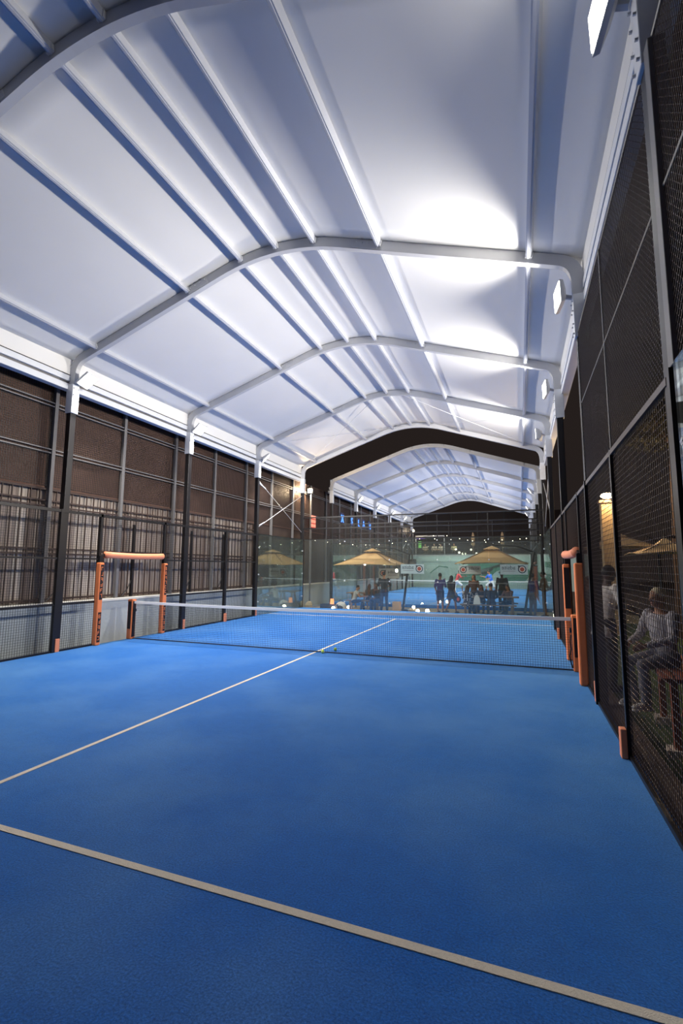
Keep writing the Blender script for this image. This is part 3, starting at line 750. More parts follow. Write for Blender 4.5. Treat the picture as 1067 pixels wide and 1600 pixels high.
def person(label, loc, facing, pose='stand', h=1.72, skin='brown', top=(40, 40, 46), bottom=(34, 36, 50), hair='short', hairm=None,
           sleeve=.55, leg=1.0, skirt=0, drop=0.0, top_mat=None, shoe=(60, 56, 56), voxel=0.02, over=None, tuck=.0, group=None, head_turn=0.0, hat=None):
    P = dict(POSES[pose]);
    if over: P.update(over)
    s = h/1.75
    root = thing('person', label, 'person', loc, facing, group)
    pel = Vector((0, 0, P['pz'])); ln = P['lean']
    RX = Matrix.Rotation(-ln, 3, 'X')
    U = lambda v: pel + RX @ (Vector(v)-Vector((0, 0, .95)))          # standing torso coords -> leaned
    dz = P['pz']-.95
    sh = [U((.185, 0, 1.43)), U((-.185, 0, 1.43))]
    def lift(v): return Vector(v)
    elb = [Vector(v) for v in P['elb']]; wri = [Vector(v) for v in P['wri']]
    off = [sh[0]-Vector((.185, 0, 1.43+dz)), sh[1]-Vector((-.185, 0, 1.43+dz))]
    elb = [e+o for e, o in zip(elb, off)]; wri = [w_+o for w_, o in zip(wri, off)]
    hip = [pel+Vector((.09, 0, -.03)), pel+Vector((-.09, 0, -.03))]
    kn = [Vector(v) for v in P['knees']]; an = [Vector(v) for v in P['ank']]
    S = Matrix.Diagonal((s, s, s)).to_4x4()
    TORSO = ((.88, .150, .105), (.95, .160, .112), (1.05, .138, .098), (1.15, .140, .098), (1.28, .165, .110), (1.38, .170, .104), (1.44, .120, .080), (1.47, .07, .065))
    def torso(mb, grow, z0, z1):
        rs = [ring(U((0, 0, z)), rx+grow, ry+grow, RX) for z, rx, ry in TORSO if z0 <= z <= z1]
        mb.loft(rs)
    def fin(name, mb, m, vox=voxel, sm=4):
        me = remesh(mb, vox, sm); me.transform(S); me.name = name
        return obj(name, me, m, root)
    ms = mat('skin_'+skin, SKINS[skin], 0.55, var=0.08, scale=10)
    # body: one continuous surface
    b = MB(); torso(b, -.012, .85, 1.5)
    hd = U((0, .015, 1.63)); HR = RX @ Matrix.Rotation(head_turn, 3, 'Z')
    limb(b, [U((0, -.005, 1.42)), U((0, .005, 1.55))], [.056, .052])
    b.ell(hd, (.074, .093, .112), 14, 10, HR)
    b.ell(hd+HR @ Vector((0, .035, -.065)), (.050, .052, .050), 12, 8, HR)
    b.ell(hd+HR @ Vector((0, .098, -.018)), (.016, .020, .024), 8, 6, HR)
    for q in (-1, 1): b.ell(hd+HR @ Vector((q*.074, -.005, -.01)), (.014, .022, .032), 8, 6, HR)
    for k in (0, 1):
        limb(b, [sh[k], sh[k].lerp(elb[k], .5), elb[k], elb[k].lerp(wri[k], .45), wri[k]], [.052, .046, .037, .036, .026])
        d = (wri[k]-elb[k]).normalized(); b.ell(wri[k]+d*.05, (.024, .036, .050), 10, 6, d.to_track_quat('Z', 'Y').to_matrix())
        limb(b, [hip[k], hip[k].lerp(kn[k], .5), kn[k], kn[k].lerp(an[k], .35), an[k]], [.088, .072, .050, .050, .034])
        b.ell(an[k]+Vector((0, .065, -.035)), (.040, .115, .036), 10, 6)
    me = remesh(b, voxel*.8, 3)
    # five separate fingers on each hand
    fb = MB()
    for k in (0, 1):
        d = (wri[k]-elb[k]).normalized(); a = d.cross(Vector((0, 0, 1)));
        a = a.normalized() if a.length > .1 else Vector((0, 1, 0))
        c = a.cross(d).normalized()*(1 if k == 0 else -1)
        sidev = (c if abs(d.z) < .6 else Vector((0, 1, 0)).cross(d).cross(d)*-1).normalized(); curl = sidev.cross(d).normalized()
        if curl.y < 0: curl = -curl
        basep = wri[k]+d*.085
        for i, L in enumerate((.058, .070, .074, .066)):
            q0 = basep+sidev*(-.027+.018*i); q1 = q0+d*L*.55+curl*.008; q2 = q1+d*L*.42+curl*.026
            fb.tube([q0-d*.02, q1, q2], [.0095, .009, .007], 6)
        q0 = wri[k]+d*.035-sidev*.03; q1 = q0-sidev*.028+d*.03+curl*.012; q2 = q1+d*.03+curl*.015
        fb.tube([q0, q1, q2], [.012, .0105, .008], 6)
    bmx = bmesh.new(); bmx.from_mesh(me); fm = fb.mesh('f', True); bmx.from_mesh(fm); bmx.to_mesh(me); bmx.free(); bpy.data.meshes.remove(fm)
    me.polygons.foreach_set('use_smooth', [True]*len(me.polygons)); me.transform(S)
    body = obj('body', me, ms, root)
    # face
    e = MB()
    for q in (-1, 1): e.ell(hd+HR @ Vector((q*.030, .082, .008)), (.013, .010, .009), 8, 6, HR)
    em = e.mesh('eyes', True); em.transform(S); obj('eyes', em, mat('eye_dark', (30, 24, 24), 0.3), root)
    e = MB(); e.ell(hd+HR @ Vector((0, .084, -.066)), (.024, .008, .007), 8, 6, HR)
    em = e.mesh('mouth', True); em.transform(S); obj('mouth', em, mat('lip_red', (130, 70, 66), 0.5), root)
    # hair
    hb = MB(); hm = hairm or M_HAIR
    hb.ell(hd+HR @ Vector((0, -.018, .030)), (.083, .095, .098), 14, 10, HR)
    if hair == 'long':
        hb.ell(hd+HR @ Vector((0, -.065, -.06)), (.085, .055, .14), 12, 8, HR)
        limb(hb, [hd+Vector((0, -.07, -.05)), U((0, -.10, 1.42)), U((0, -.115, 1.24))], [.07, .085, .05])
        for q in (-1, 1): limb(hb, [hd+HR @ Vector((q*.07, -.01, 0)), U((q*.09, -.02, 1.46))], [.03, .025])
    elif hair == 'bun':
        hb.ell(hd+HR @ Vector((0, -.09, .06)), (.045, .045, .045), 10, 8)
    me = remesh(hb, .014, 2)
    # cut the hair away from the face
    bmx = bmesh.new(); bmx.from_mesh(me)
    inv = HR.inverted(); dv = []
    for v in bmx.verts:
        l = inv @ (v.co-hd)
        if l.y > .045 and l.z < .055 and abs(l.x) < .085: dv.append(v)
    bmesh.ops.delete(bmx, geom=dv, context='VERTS'); bmx.to_mesh(me); bmx.free()
    me.transform(S); me.name = 'hair'; obj('hair', me, hm, root)
    if hat:
        k_ = MB(); k_.ell(hd+HR @ Vector((0, -.01, .07)), (.095, .108, .075), 14, 8, HR); k_.tube([hd+Vector((0, 0, .055)), hd+Vector((0, 0, .07))], .15, 18)
        em = k_.mesh('hat', True); em.transform(S); obj('hat', em, mat('hat_%d%d%d' % hat, hat, 0.8), root)
    # shirt
    tm = top_mat or mat('cloth_%d_%d_%d' % top, top, 0.9, var=0.15, scale=10, sheen=0.1)
    t = MB(); torso(t, .014, .88 if not tuck else .95, 1.45)
    if drop: t.loft([ring(U((0, 0, .92)), .172, .126, RX), ring(U((0, 0, .88-drop)), .182, .140, RX)])
    for k in (0, 1):
        L1 = min(1, sleeve/.55)
        pts = [sh[k]+Vector((0, 0, -.005)), sh[k].lerp(elb[k], .5*L1), sh[k].lerp(elb[k], L1)]; rr = [.066, .062, .060]
        if sleeve > .56:
            f2 = (sleeve-.55)/.45; pts += [elb[k].lerp(wri[k], f2*.5), elb[k].lerp(wri[k], f2)]; rr = [.066, .060, .052, .048, .042]
        limb(t, pts, rr)
    if skirt:
        c0 = U((0, 0, .98)); rs = [ring(U((0, 0, 1.05)), .15, .11, RX), ring(pel+Vector((0, .0, -.02)), .185, .15, Matrix.Identity(3)), ring(pel+Vector((0, .02, -skirt)), .27, .22, Matrix.Identity(3))]
        t.loft(rs)
    fin('dress' if skirt else 'shirt', t, tm)
    # trousers or shorts
    if not skirt or leg > 0:
        tr_ = MB(); rs = [ring(U((0, 0, z)), rx+.013, ry+.013, RX) for z, rx, ry in TORSO if .85 < z < 1.06]
        tr_.loft(rs)
        tr_.ell(pel+Vector((0, -.01, -.02)), (.165, .125, .11), 14, 8)
        for k in (0, 1):
            pts = [hip[k], hip[k].lerp(kn[k], .5)]; rr = [.104, .088]
            if leg > .5: pts += [kn[k], kn[k].lerp(an[k], .5*(leg-.5)*2), kn[k].lerp(an[k], (leg-.5)*2*.96)]; rr += [.070, .064, .058]
            else: pts += [hip[k].lerp(kn[k], leg*2)]; rr += [.088]
            limb(tr_, pts, rr)
        fin('trousers' if leg > .5 else 'shorts', tr_, mat('cloth_%d_%d_%d' % bottom, bottom, 0.9, var=0.15, scale=10))
    for k in (0, 1):
        sb = MB(); c = an[k]+Vector((0, .06, -.04)); sb.ell(c, (.048, .13, .042), 12, 8); sb.box(c.x-.042, c.x+.042, c.y-.12, c.y+.12, c.z-.042, c.z-.015)
        em = sb.mesh('shoe', True); em.transform(S); obj('shoe', em, mat('shoe_%d_%d_%d' % shoe, shoe, 0.6), root)
    return root
D_ = math.radians
GZ = -0.15
# seated group on the left bench
person('person in white vest seated on the bench under the left umbrella', (-3.02, 11.25, GZ-.07), D_(-75), 'sitlean', 1.62, 'tan', (196, 192, 184), (40, 56, 92), 'short', sleeve=.2)
person('person in dark clothes seated in the middle of the left bench', (-2.48, 11.72, GZ-.05), D_(-120), 'sit', 1.62, 'dark', (58, 40, 36), (36, 46, 76), 'long')
person('person in black top seated nearest the standing man on the left', (-1.92, 11.32, GZ-.05), D_(165), 'sit', 1.70, 'brown', (42, 30, 30), (34, 50, 92), 'short', sleeve=.95)
person('man in black t-shirt and blue jeans standing by the left bench', (-1.48, 10.85, GZ), D_(12), 'hold', 1.74, 'tan', (26, 22, 26), (34, 46, 80), 'short', sleeve=.55)
# two walking players
person('player in blue violet top and dark shorts walking with one hand raised', (0.85, 11.5, GZ), D_(-20), 'phone', 1.70, 'brown', (56, 56, 112), (30, 34, 62), 'short', leg=.42, shoe=(90, 84, 80))
person('woman in dark navy dress walking beside the player in violet', (1.33, 11.4, GZ), D_(-35), 'walk', 1.62, 'brown', (30, 30, 48), (26, 30, 52), 'long', skirt=.28, leg=.3, shoe=(96, 90, 86))
# group at the picnic table
person('woman in polka dot dress seated on the near bench with her back turned', (2.0, 11.05, GZ-.04), D_(-25), 'sit', 1.66, 'brown', hair='long', hairm=M_BHAIR, top_mat=pattern_mat('polka_dots', 'dots', (230, 222, 216), (44, 32, 36), 16), bottom=(44, 32, 36), sleeve=.95, skirt=.12)
person('long haired woman standing behind the picnic table', (2.16, 12.75, GZ), D_(170), 'stand', 1.62, 'tan', (84, 56, 44), (40, 34, 40), 'long', hairm=M_BHAIR)
person('woman in navy top seated across the table between two others', (2.52, 12.55, GZ), D_(175), 'sitlean', 1.62, 'brown', (40, 40, 62), (40, 40, 60), 'long', sleeve=.6)
person('man in dark plaid shirt seated on the near bench, back turned', (2.98, 11.05, GZ), D_(5), 'sit', 1.76, 'tan', top_mat=pattern_mat('dark_plaid', 'stripes', (30, 34, 52), (52, 54, 78), 14), bottom=(32, 34, 52), sleeve=.95)
person('person in black with a hat standing behind the picnic table', (3.36, 12.85, GZ), D_(160), 'stand', 1.78, 'dark', (26, 22, 24), (26, 24, 28), 'short', hat=(28, 24, 26), sleeve=.95)
person('woman in striped top seated at the right end of the table', (3.68, 12.45, GZ), D_(150), 'sitlean', 1.64, 'tan', hair='long', hairm=M_BHAIR, top_mat=pattern_mat('brown_stripes', 'stripes', (120, 84, 70), (70, 46, 42), 16), bottom=(40, 40, 66), sleeve=.7)
# standing pair at the far right corner
person('person in dark blue sweater standing by the right umbrella mast', (4.55, 11.0, GZ), D_(-55), 'hold', 1.72, 'brown', (38, 38, 86), (66, 58, 66), 'short', sleeve=.95)
person('person in brown jacket standing beside the one in blue sweater', (5.05, 11.55, GZ), D_(70), 'hold', 1.80, 'brown', (104, 82, 62), (78, 66, 60), 'short', sleeve=.95)
person('person in dark red top standing rightmost by the far court corner', (5.5, 12.1, GZ), D_(100), 'stand', 1.70, 'dark', (74, 44, 48), (54, 46, 56), 'short', sleeve=.95)
# players on the second court
person('player in red shirt and white shorts on the far court', (-0.20, 26.0, 0), D_(-70), 'lunge', 1.76, 'brown', (200, 62, 66), (226, 226, 224), 'short', leg=.45, shoe=(220, 220, 216))
person('player in bright blue shirt on the far court', (2.2, 26.4, 0), D_(120), 'lunge', 1.74, 'tan', (40, 110, 214), (226, 226, 224), 'short', leg=.45, shoe=(220, 220, 216))
# terrace guests
for (x, y, f, c, sk, l) in ((-4.3, YE+1.3, 200, (206, 188, 150), 'tan', 'guest in cream shirt at the left end of the terrace, beside the green sign'),
                            (-3.35, YE+1.1, 170, (230, 214, 190), 'light', 'guest in white top in the middle of the terrace group'),
                            (-2.8, YE+1.5, 150, (238, 226, 200), 'light', 'guest in ivory top at the right of the terrace group'),
                            (-1.55, YE+1.2, 180, (214, 204, 150), 'tan', 'guest in pale yellow alone right of the terrace group')):
    person(l, (x, y, 2.78), D_(f), 'sit', 1.7, sk, c, (80, 70, 60), 'short', voxel=.03)
    r = thing('stool', 'dark round stool under the '+l.split(',')[0].split(' at ')[0].split(' in the middle')[0].split(' alone')[0], 'stool', (x, y, 2.86), 0, 'terrace stools')
    mb = MB(); mb.tube([(0, 0, .38), (0, 0, .42)], .18, 14); mb.build('seat', M_WOOD, r)
    for k in range(4):
        a = k*math.pi/2+.4; mb = MB(); mb.tube([(.1*math.cos(a), .1*math.sin(a), .38), (.16*math.cos(a), .16*math.sin(a), 0)], .015, 6); mb.build('leg', M_BLACK, r)
# people beyond the right fence
person('man in white polo shirt standing behind the right fence', (5.37, -0.50, -.14), D_(-62), 'hold', 1.99, 'dark', (236, 228, 218), (34, 28, 28), 'short', sleeve=.5, drop=.16, voxel=.012,
       over=dict(lean=.16, wri=((.16, .34, 1.06), (-.10, .34, 1.12))))
person('person in pale striped top and grey trousers seated close behind the right fence', (5.66, -2.75, .27), D_(118), 'sit', 1.72, 'tan', hair='bun', hairm=M_GHAIR,
       top_mat=pattern_mat('grey_pinstripe', 'updown', (200, 192, 190), (140, 132, 134), 12), bottom=(122, 120, 128), sleeve=.95, shoe=(216, 206, 194), voxel=.012, over=dict(lean=.05, knees=((.12, .40, .44), (-.12, .40, .44)), ank=((.12, .34, .02), (-.12, .38, .02))))
person('person in white top standing far beyond the right gate', (5.85, 5.2, -.14), D_(150), 'hold', 1.70, 'tan', (214, 208, 196), (30, 30, 44), 'short')
person('person in black seen through the right gate opening', (5.62, 3.2, -.14), D_(110), 'stand', 1.74, 'brown', (24, 24, 32), (26, 28, 44), 'long', sleeve=.9)

# ------------------------------------------------------------------ seating strip furniture
def beam(name, m, root, p, q, w_, h_): mb = MB(); mb.bar(p, q, w_, h_); return mb.build(name, m, root, bevel=.004)
def bench(label, x0, x1, y, z=.27, m=M_WOOD):
    r = thing('bench', label, 'bench', ((x0+x1)/2, y, GZ)); h = (x1-x0)/2
    for d in (-.12, 0, .12): beam('plank', m, r, (-h, d, .42), (h, d, .42), .10, .035)
    for e in (-1, 1):
        for d in (-.13, .13): beam('leg', m, r, (e*(h-.2), d, 0), (e*(h-.2), d, .40), .06, .05)
        beam('crossbar', m, r, (e*(h-.2), -.15, .385), (e*(h-.2), .15, .385), .05, .04)
    return r
bench('long wooden bench under the left umbrella', -3.4, -1.75, 11.35)
bench('grey wooden bench on the near side of the picnic table', 1.75, 3.95, 11.0)
bench('wooden bench on the far side of the picnic table', 2.05, 4.0, 12.5)
def table(label, x, y, L, H=.72, z=GZ, m=M_WOOD, rz=0):
    r = thing('picnic_table', label, 'table', (x, y, z), rz)
    for k in range(5): beam('plank', m, r, (-L/2, -.32+.16*k, H), (L/2, -.32+.16*k, H), .15, .035)
    for e in (-1, 1):
        for d in (-1, 1): beam('leg', m, r, (e*(L/2-.25), d*.34, 0), (e*(L/2-.25), d*.12, H-.02), .07, .05)
        beam('crossbar', m, r, (e*(L/2-.25), -.35, H-.04), (e*(L/2-.25), .35, H-.04), .05, .05)
    return r
table('wooden picnic table with seated guests under the right umbrella', 3.05, 11.75, 2.0)
table('small pale wooden table beside the seated people on the left', -3.1, 12.3, 1.1)
# bag, crate, planter, pots
r = thing('tote_bag', 'white paper bag standing on the near bench beside the polka dot woman', 'bag', (2.42, 11.0, GZ+.4375))
mb = MB(); mb.loft([[(-.15, -.08, 0), (.15, -.08, 0), (.15, .08, 0), (-.15, .08, 0)], [(-.11, -.05, .26), (.11, -.05, .26), (.11, .05, .26), (-.11, .05, .26)], [(-.04, -.02, .38), (.04, -.02, .38), (.04, .02, .38), (-.04, .02, .38)]]); mb.build('sack', M_TAPE, r, bevel=.02)
mb = MB(); mb.tube([(-.03, 0, .37), (-.03, 0, .45), (.03, 0, .45), (.03, 0, .37)], .008, 6); mb.build('handle', M_TAPE, r)
r = thing('wooden_crate', 'tall tan wooden crate by the left umbrella mast', 'crate', (-.98, 11.1, GZ))
for k in range(4):
    for (a, b) in (((-.16, -.15), (.16, -.15)), ((-.16, .15), (.16, .15)), ((-.16, -.15), (-.16, .15)), ((.16, -.15), (.16, .15))):
        beam('slat', mat('tan_plywood', (196, 156, 108), .7), r, (a[0], a[1], .06+.11*k), (b[0], b[1], .06+.11*k), .015, .10)
for (a, b) in ((-.15, -.14), (.15, -.14), (-.15, .14), (.15, .14)): beam('corner_post', MATS['tan_plywood'], r, (a, b, 0), (a, b, .45), .03, .03)
r = thing('planter_box', 'low dark wooden planter by the far left court corner', 'planter', (-4.05, 10.9, GZ))
for d in (-.16, .16): beam('side_board', M_STRIP, r, (-.42, d, .13), (.42, d, .13), .03, .26)
for d in (-.40, .40): beam('end_board', M_STRIP, r, (d, -.145, .13), (d, .145, .13), .03, .26)
mb = MB(); mb.box(-.385, .385, -.145, .145, .05, .2); mb.build('soil', M_GROUND, r)
r = thing('pot', 'artificially glowing orange lantern standing on the dark planter', 'pot', (-3.95, 10.9, GZ+.26))  # an orange pot; its glow is added, it is no lamp
mb = MB(); mb.tube([(0, 0, 0), (0, 0, .24)], [.10, .08], 4); mb.build('shade', mat('orange_glow', (240, 140, 80), .6, emit=(1, .35, .12), estr=1.6), r)  # pot body, given a glow of its own
mb = MB(); mb.tube([(0, 0, .24), (0, 0, .27)], [.05, .03], 8); mb.build('cap', M_BLACK, r)
r = thing('kit_bag', 'white and black round kit bag on the ground beside the left bench', 'bag', (-3.55, 11.0, GZ))
mb = MB(); mb.ell((0, 0, .19), (.24, .17, .19), 16, 10); mb.build('bag_body', M_TAPE, r, smooth=True)
mb = MB(); mb.ell((0, -.10, .13), (.15, .10, .11), 14, 8); mb.build('pocket', M_STRIP, r, smooth=True)
mb = MB(); mb.tube([(-.12, 0, .34), (-.05, 0, .43), (.05, 0, .43), (.12, 0, .34)], .014, 6); mb.build('handle', M_STRIP, r)
r = thing('cloth_bundle', 'beige bundled cover at the foot of the far left corner post', 'cover', (-4.86, 10.35, GZ))
mb = MB(); mb.ell((0, 0, .20), (.16, .15, .20), 14, 10); mb.ell((.05, -.03, .33), (.10, .10, .08), 12, 8)
obj('folds', remesh(mb, .02, 3), mat('beige_cloth', (214, 192, 156), .9), r)
mb = MB(); mb.tube([(.17*math.cos(t), .16*math.sin(t), .2) for t in [2*math.pi*i/16 for i in range(17)]], .01, 5); mb.build('tie', M_WOOD, r)
r = thing('racket', 'dark round padel racket held down by the walking woman', 'racket', (1.62, 11.37, GZ+.60))
mb = MB(); mb.ell((0, 0, 0), (.125, .018, .15), 18, 10); mb.build('head', M_INK, r, smooth=True)
mb = MB(); mb.ell((0, -.012, 0), (.06, .012, .08), 14, 8); mb.build('emblem', M_REDINK, r, smooth=True)
mb = MB(); mb.tube([(-.02, 0, .13), (-.06, 0, .28)], .016, 8); mb.build('handle', M_BLACK, r)

# logo banners: pale panel, drop shaped emblem, the word
def text_mesh(s, size, ext):
    cu = bpy.data.curves.new('t', 'FONT'); cu.body = s; cu.size = size; cu.extrude = ext; cu.resolution_u = 3
    o = bpy.data.objects.new('t', cu); COL.objects.link(o)
    dg = bpy.context.evaluated_depsgraph_get(); dg.update()
    me = bpy.data.meshes.new_from_object(o.evaluated_get(dg)); bpy.data.objects.remove(o)
    return me
def banner(label, x0, z0, y, wd, ht, mirror):
    """the print is on the side facing the camera strip (-y) or seen through from behind (mirrored)"""
    r = thing('logo_banner', label, 'banner', (x0+wd/2, y, z0))
    mb = MB(); mb.box(-wd/2, wd/2, -.004, .004, 0, ht); mb.build('vinyl', M_BANNER, r)
    m = -1 if mirror else 1
    cx = -wd*.30*m
    def drop(rad, m_, dy, name):
        mb = MB(); pts = []
        for i in range(28):
            t = math.pi/2+2*math.pi*i/28; pts.append((rad*math.cos(t), rad*math.sin(t)))
        # pull the upper outer corner out to a point
        pts = [((rad*1.0 if True else x), rad*1.0) if (x > rad*.55 and z > rad*.55) else (x, z) for x, z in pts] if name == 'emblem_outline' else pts
        pts = [(cx+m*x, ht*.52+z) for x, z in pts]
        mb.prism(pts, -.004-dy, -.0035); return mb.build(name, m_, r)
    drop(.155, M_INK, .003, 'emblem_outline'); drop(.115, M_WHITEINK, .005, 'emblem_ring'); drop(.085, M_REDINK, .007, 'emblem_disc'); drop(.045, M_INK, .009, 'emblem_core'); drop(.03, M_REDINK, .011, 'emblem_dot')
    me = text_mesh('adsite', .20, .002)
    xs = [v.co.x for v in me.vertices]; wt = max(xs)-min(xs); sc = wd*.50/wt
    for v in me.vertices:
        x, yy, z = v.co; v.co = (m*(-wd*.06+(x-min(xs))*sc), -.0065-z, ht*.50+yy*1.15)
    obj('lettering', me, M_INK, r)
    mb = MB(); mb.box(min(m*-wd*.05, m*wd*.40), max(m*-wd*.05, m*wd*.40), -.0065, -.004, ht*.30, ht*.36); mb.build('tag_line', mat('thin_grey_ink', (170, 160, 164), .6), r)
    for e in (-1, 1):
        mb = MB(); mb.tube([(e*wd*.46, 0, ht-.01), (e*wd*.46, 0, ht+.14)], .005, 5); mb.build('hanging_cord', M_BLACK, r)
    return r
banner('logo banner hanging at the far edge of the left umbrella', -2.44, 1.24, 13.38, 1.03, .49, False)
banner('mirrored logo banner hanging right of the left umbrella mast', -.67, 1.52, 10.62, 1.0, .40, True)
banner('logo banner hanging at the far left edge of the right umbrella', 1.45, 1.49, 13.38, .98, .38, False)
banner('mirrored logo banner hanging at the near right edge of the right umbrella', 3.38, 1.52, 10.62, 1.03, .40, True)

def umbrella(label, c, half, z_edge, z_apex, mast_top, mast_bot, vent=True):
    r = thing('cantilever_umbrella', label, 'umbrella', (c[0], c[1], 0))
    def lo(p): return Vector((p[0]-c[0], p[1]-c[1], p[2]))
    n = 4
    corners = [(-half, -half), (half, -half), (half, half), (-half, half)]
    for k in range(4):                       # four sloping canvas panels with a scalloped edge and thickness
        a = corners[k]; b = corners[(k+1) % 4]; mb = MB(); top, bot = [], []
        N = 10
        for j in range(6):
            t = .16+.84*j/5; row = []
            for i in range(N+1):
                u = i/N; x = (a[0]+(b[0]-a[0])*u)*t; y = (a[1]+(b[1]-a[1])*u)*t
                z = z_apex+(z_edge-z_apex)*t**.92 - .05*math.sin(math.pi*t)*(0.4+.6*math.sin(math.pi*u))*.8 + (.05*math.sin(math.pi*u) if j == 5 else 0)
                row.append((x, y, z))
            top.append(row)
        fl_ = [v for rw in top for v in rw]; M_ = N+1
        fs = [(j*M_+i, j*M_+i+1, (j+1)*M_+i+1, (j+1)*M_+i) for j in range(5) for i in range(N)]
        mb.add(fl_, fs); o = mb.build('canopy_panel', M_TAN, r, smooth=True)
        so = o.modifiers.new('thickness', 'SOLIDIFY'); so.thickness = .012
        mb = MB(); mb.bar((a[0]*.05, a[1]*.05, z_apex-.03), (a[0]*.98, a[1]*.98, z_edge-.01), .025, .03); mb.build('rib', M_WOOD, r)
    mb = MB(); mb.loft([[(-half*.24, -half*.24, z_apex-.085), (half*.24, -half*.24, z_apex-.085), (half*.24, half*.24, z_apex-.085), (-half*.24, half*.24, z_apex-.085)],
                        [(-.03, -.03, z_apex+.06), (.03, -.03, z_apex+.06), (.03, .03, z_apex+.06), (-.03, .03, z_apex+.06)]]); mb.build('vent_cap', M_TAN, r)
    mt, mbm = lo(mast_top), lo(mast_bot)
    mb = MB(); mb.tube([mbm, mt], [.055, .05], 10); mb.build('mast', M_BLACK, r)
    mb = MB(); mb.tube([mt+Vector((0, 0, -.03)), Vector((mt.x*.6, mt.y*.6, z_apex+.10-.05)), Vector((0, 0, z_apex+.12))], .035, 8); mb.build('arm', M_BLACK, r)
    mb = MB(); mb.tube([(0, 0, z_apex-.12), (0, 0, z_apex+.16)], .03, 8); mb.build('finial', M_BLACK, r)
    mb = MB(); mb.box(mbm.x-.3, mbm.x+.3, mbm.y-.3, mbm.y+.3, mbm.z, mbm.z+.06); mb.build('base', M_BLACK, r, bevel=.01)
    return r
umbrella('tan square cantilever umbrella over the left bench', (-2.35, 12.0), 1.42, 1.86, 2.60, (-.58, 12.0, 2.40), (-.92, 12.0, GZ))
umbrella('tan square cantilever umbrella over the picnic table on the right', (3.02, 12.0), 1.42, 1.94, 2.66, (4.70, 12.0, 2.46), (4.24, 12.0, GZ))

# globe lights on the ground and bulbs on a string
def globe(label, x, y, z, r_, st=32.0, col=(1.0, .82, .6)):
    r = thing('globe_light', label, 'lamp', (x, y, z), 0, 'globe lights on the ground')
    mb = MB(); mb.ell((0, 0, r_+.03), (r_, r_, r_), 12, 8); mb.build('globe', emat('warm_globe_%.1f' % st, col, st), r, smooth=True)
    mb = MB(); mb.tube([(0, 0, 0), (0, 0, .04)], r_*.6, 10); mb.build('base', M_BLACK, r)
globe('round ground lamp in front of the walking player in violet', .42, 10.75, GZ, .085)
globe('round ground lamp left of the walking players', .02, 10.7, GZ, .075)
globe('round ground lamp beside the orange lantern', -3.78, 10.62, GZ, .075)
globe('round ground lamp behind the white kit bag', -3.35, 11.45, GZ, .07)
globe('round ground lamp at the right fence corner', 5.25, 10.75, GZ, .07)
globe('round ground lamp near the left umbrella mast', -.55, 12.6, GZ, .07)
def hanging(label, x, y, z, ztop, st=45.0):
    r = thing('hanging_lamp', label, 'lamp', (x, y, z))
    mb = MB(); mb.ell((0, 0, 0), (.06, .06, .07), 12, 8); mb.build('bulb', emat('hanging_bulb', (1, .86, .66), st), r, smooth=True)
    mb = MB(); mb.tube([(0, 0, .05), (0, 0, .12)], .025, 8); mb.build('socket', M_BLACK, r)
    mb = MB(); mb.tube([(0, 0, .12), (0, 0, ztop-z)], .006, 5); mb.build('cord', M_BLACK, r)
hanging('bright bare bulb hanging at the right edge of the left umbrella', -.95, 11.0, 1.64, 2.0)
hanging('added bare bulb lighting the people under the left umbrella', -2.7, 11.9, 1.95, 2.55)  # no such bulb in view; added to brighten the seated group
hanging('added bare bulb lighting the guests under the right umbrella', 3.02, 11.9, 2.10, 2.62)  # likewise an added source, brightening the picnic table guests
def string(label, pts, n, r_=.013, st=9):
    r = thing('string_lights', label, 'string lights')
    P_ = [Vector(p) for p in pts]; path = []
    for i in range(25):
        t = i/24; q = P_[0].lerp(P_[1], t); q.z -= .35*math.sin(math.pi*t); path.append(q)
    mb = MB(); mb.tube(path, .006, 5); mb.build('cable', M_BLACK, r)
    o = None
    for i in range(n):
        t = (i+.5)/n; q = P_[0].lerp(P_[1], t); q.z -= .35*math.sin(math.pi*t)+.05
        if o is None:
            mb = MB(); mb.ell((0, 0, 0), (r_, r_, r_*1.2), 8, 6); o = mb.build('bulb', emat('warm_bulb', (1, .85, .62), st), r, smooth=True); o.location = q
        else: inst(o, q, r)
string('string of small bulbs crossing above the left umbrella', ((-5.0, 10.6, 3.1), (1.0, 11.0, 3.25)), 10)
string('string of small bulbs crossing above the right umbrella', ((1.0, 11.0, 3.25), (5.2, 11.0, 3.2)), 8)
string('string of small bulbs along the terrace edge', ((-5.5, YE+.6, 4.7), (8, YE+.6, 4.6)), 9, .03, 6)
for i, (x, z, sz) in enumerate(((-1.35, 3.4, .09), (-1.05, 3.1, .10), (-.75, 2.98, .09), (.02, 3.35, .09), (.5, 2.98, .12), (-.5, 2.98, .08))):
    r = thing('terrace_lamp', ('leftmost', 'second', 'third', 'fifth', 'largest rightmost', 'fourth')[i]+' of the small round lamps on the terrace', 'lamp', (x, YE+.75, 2.86), 0, 'round terrace lamps')
    mb = MB(); mb.ell((0, 0, z-2.8), (sz, sz, sz), 10, 8); mb.build('globe', emat('terrace_globe', (1, .9, .68), 5), r, smooth=True)
    mb = MB(); mb.tube([(0, 0, 0), (0, 0, z-2.8)], .02, 6); mb.build('stem', M_BLACK, r)
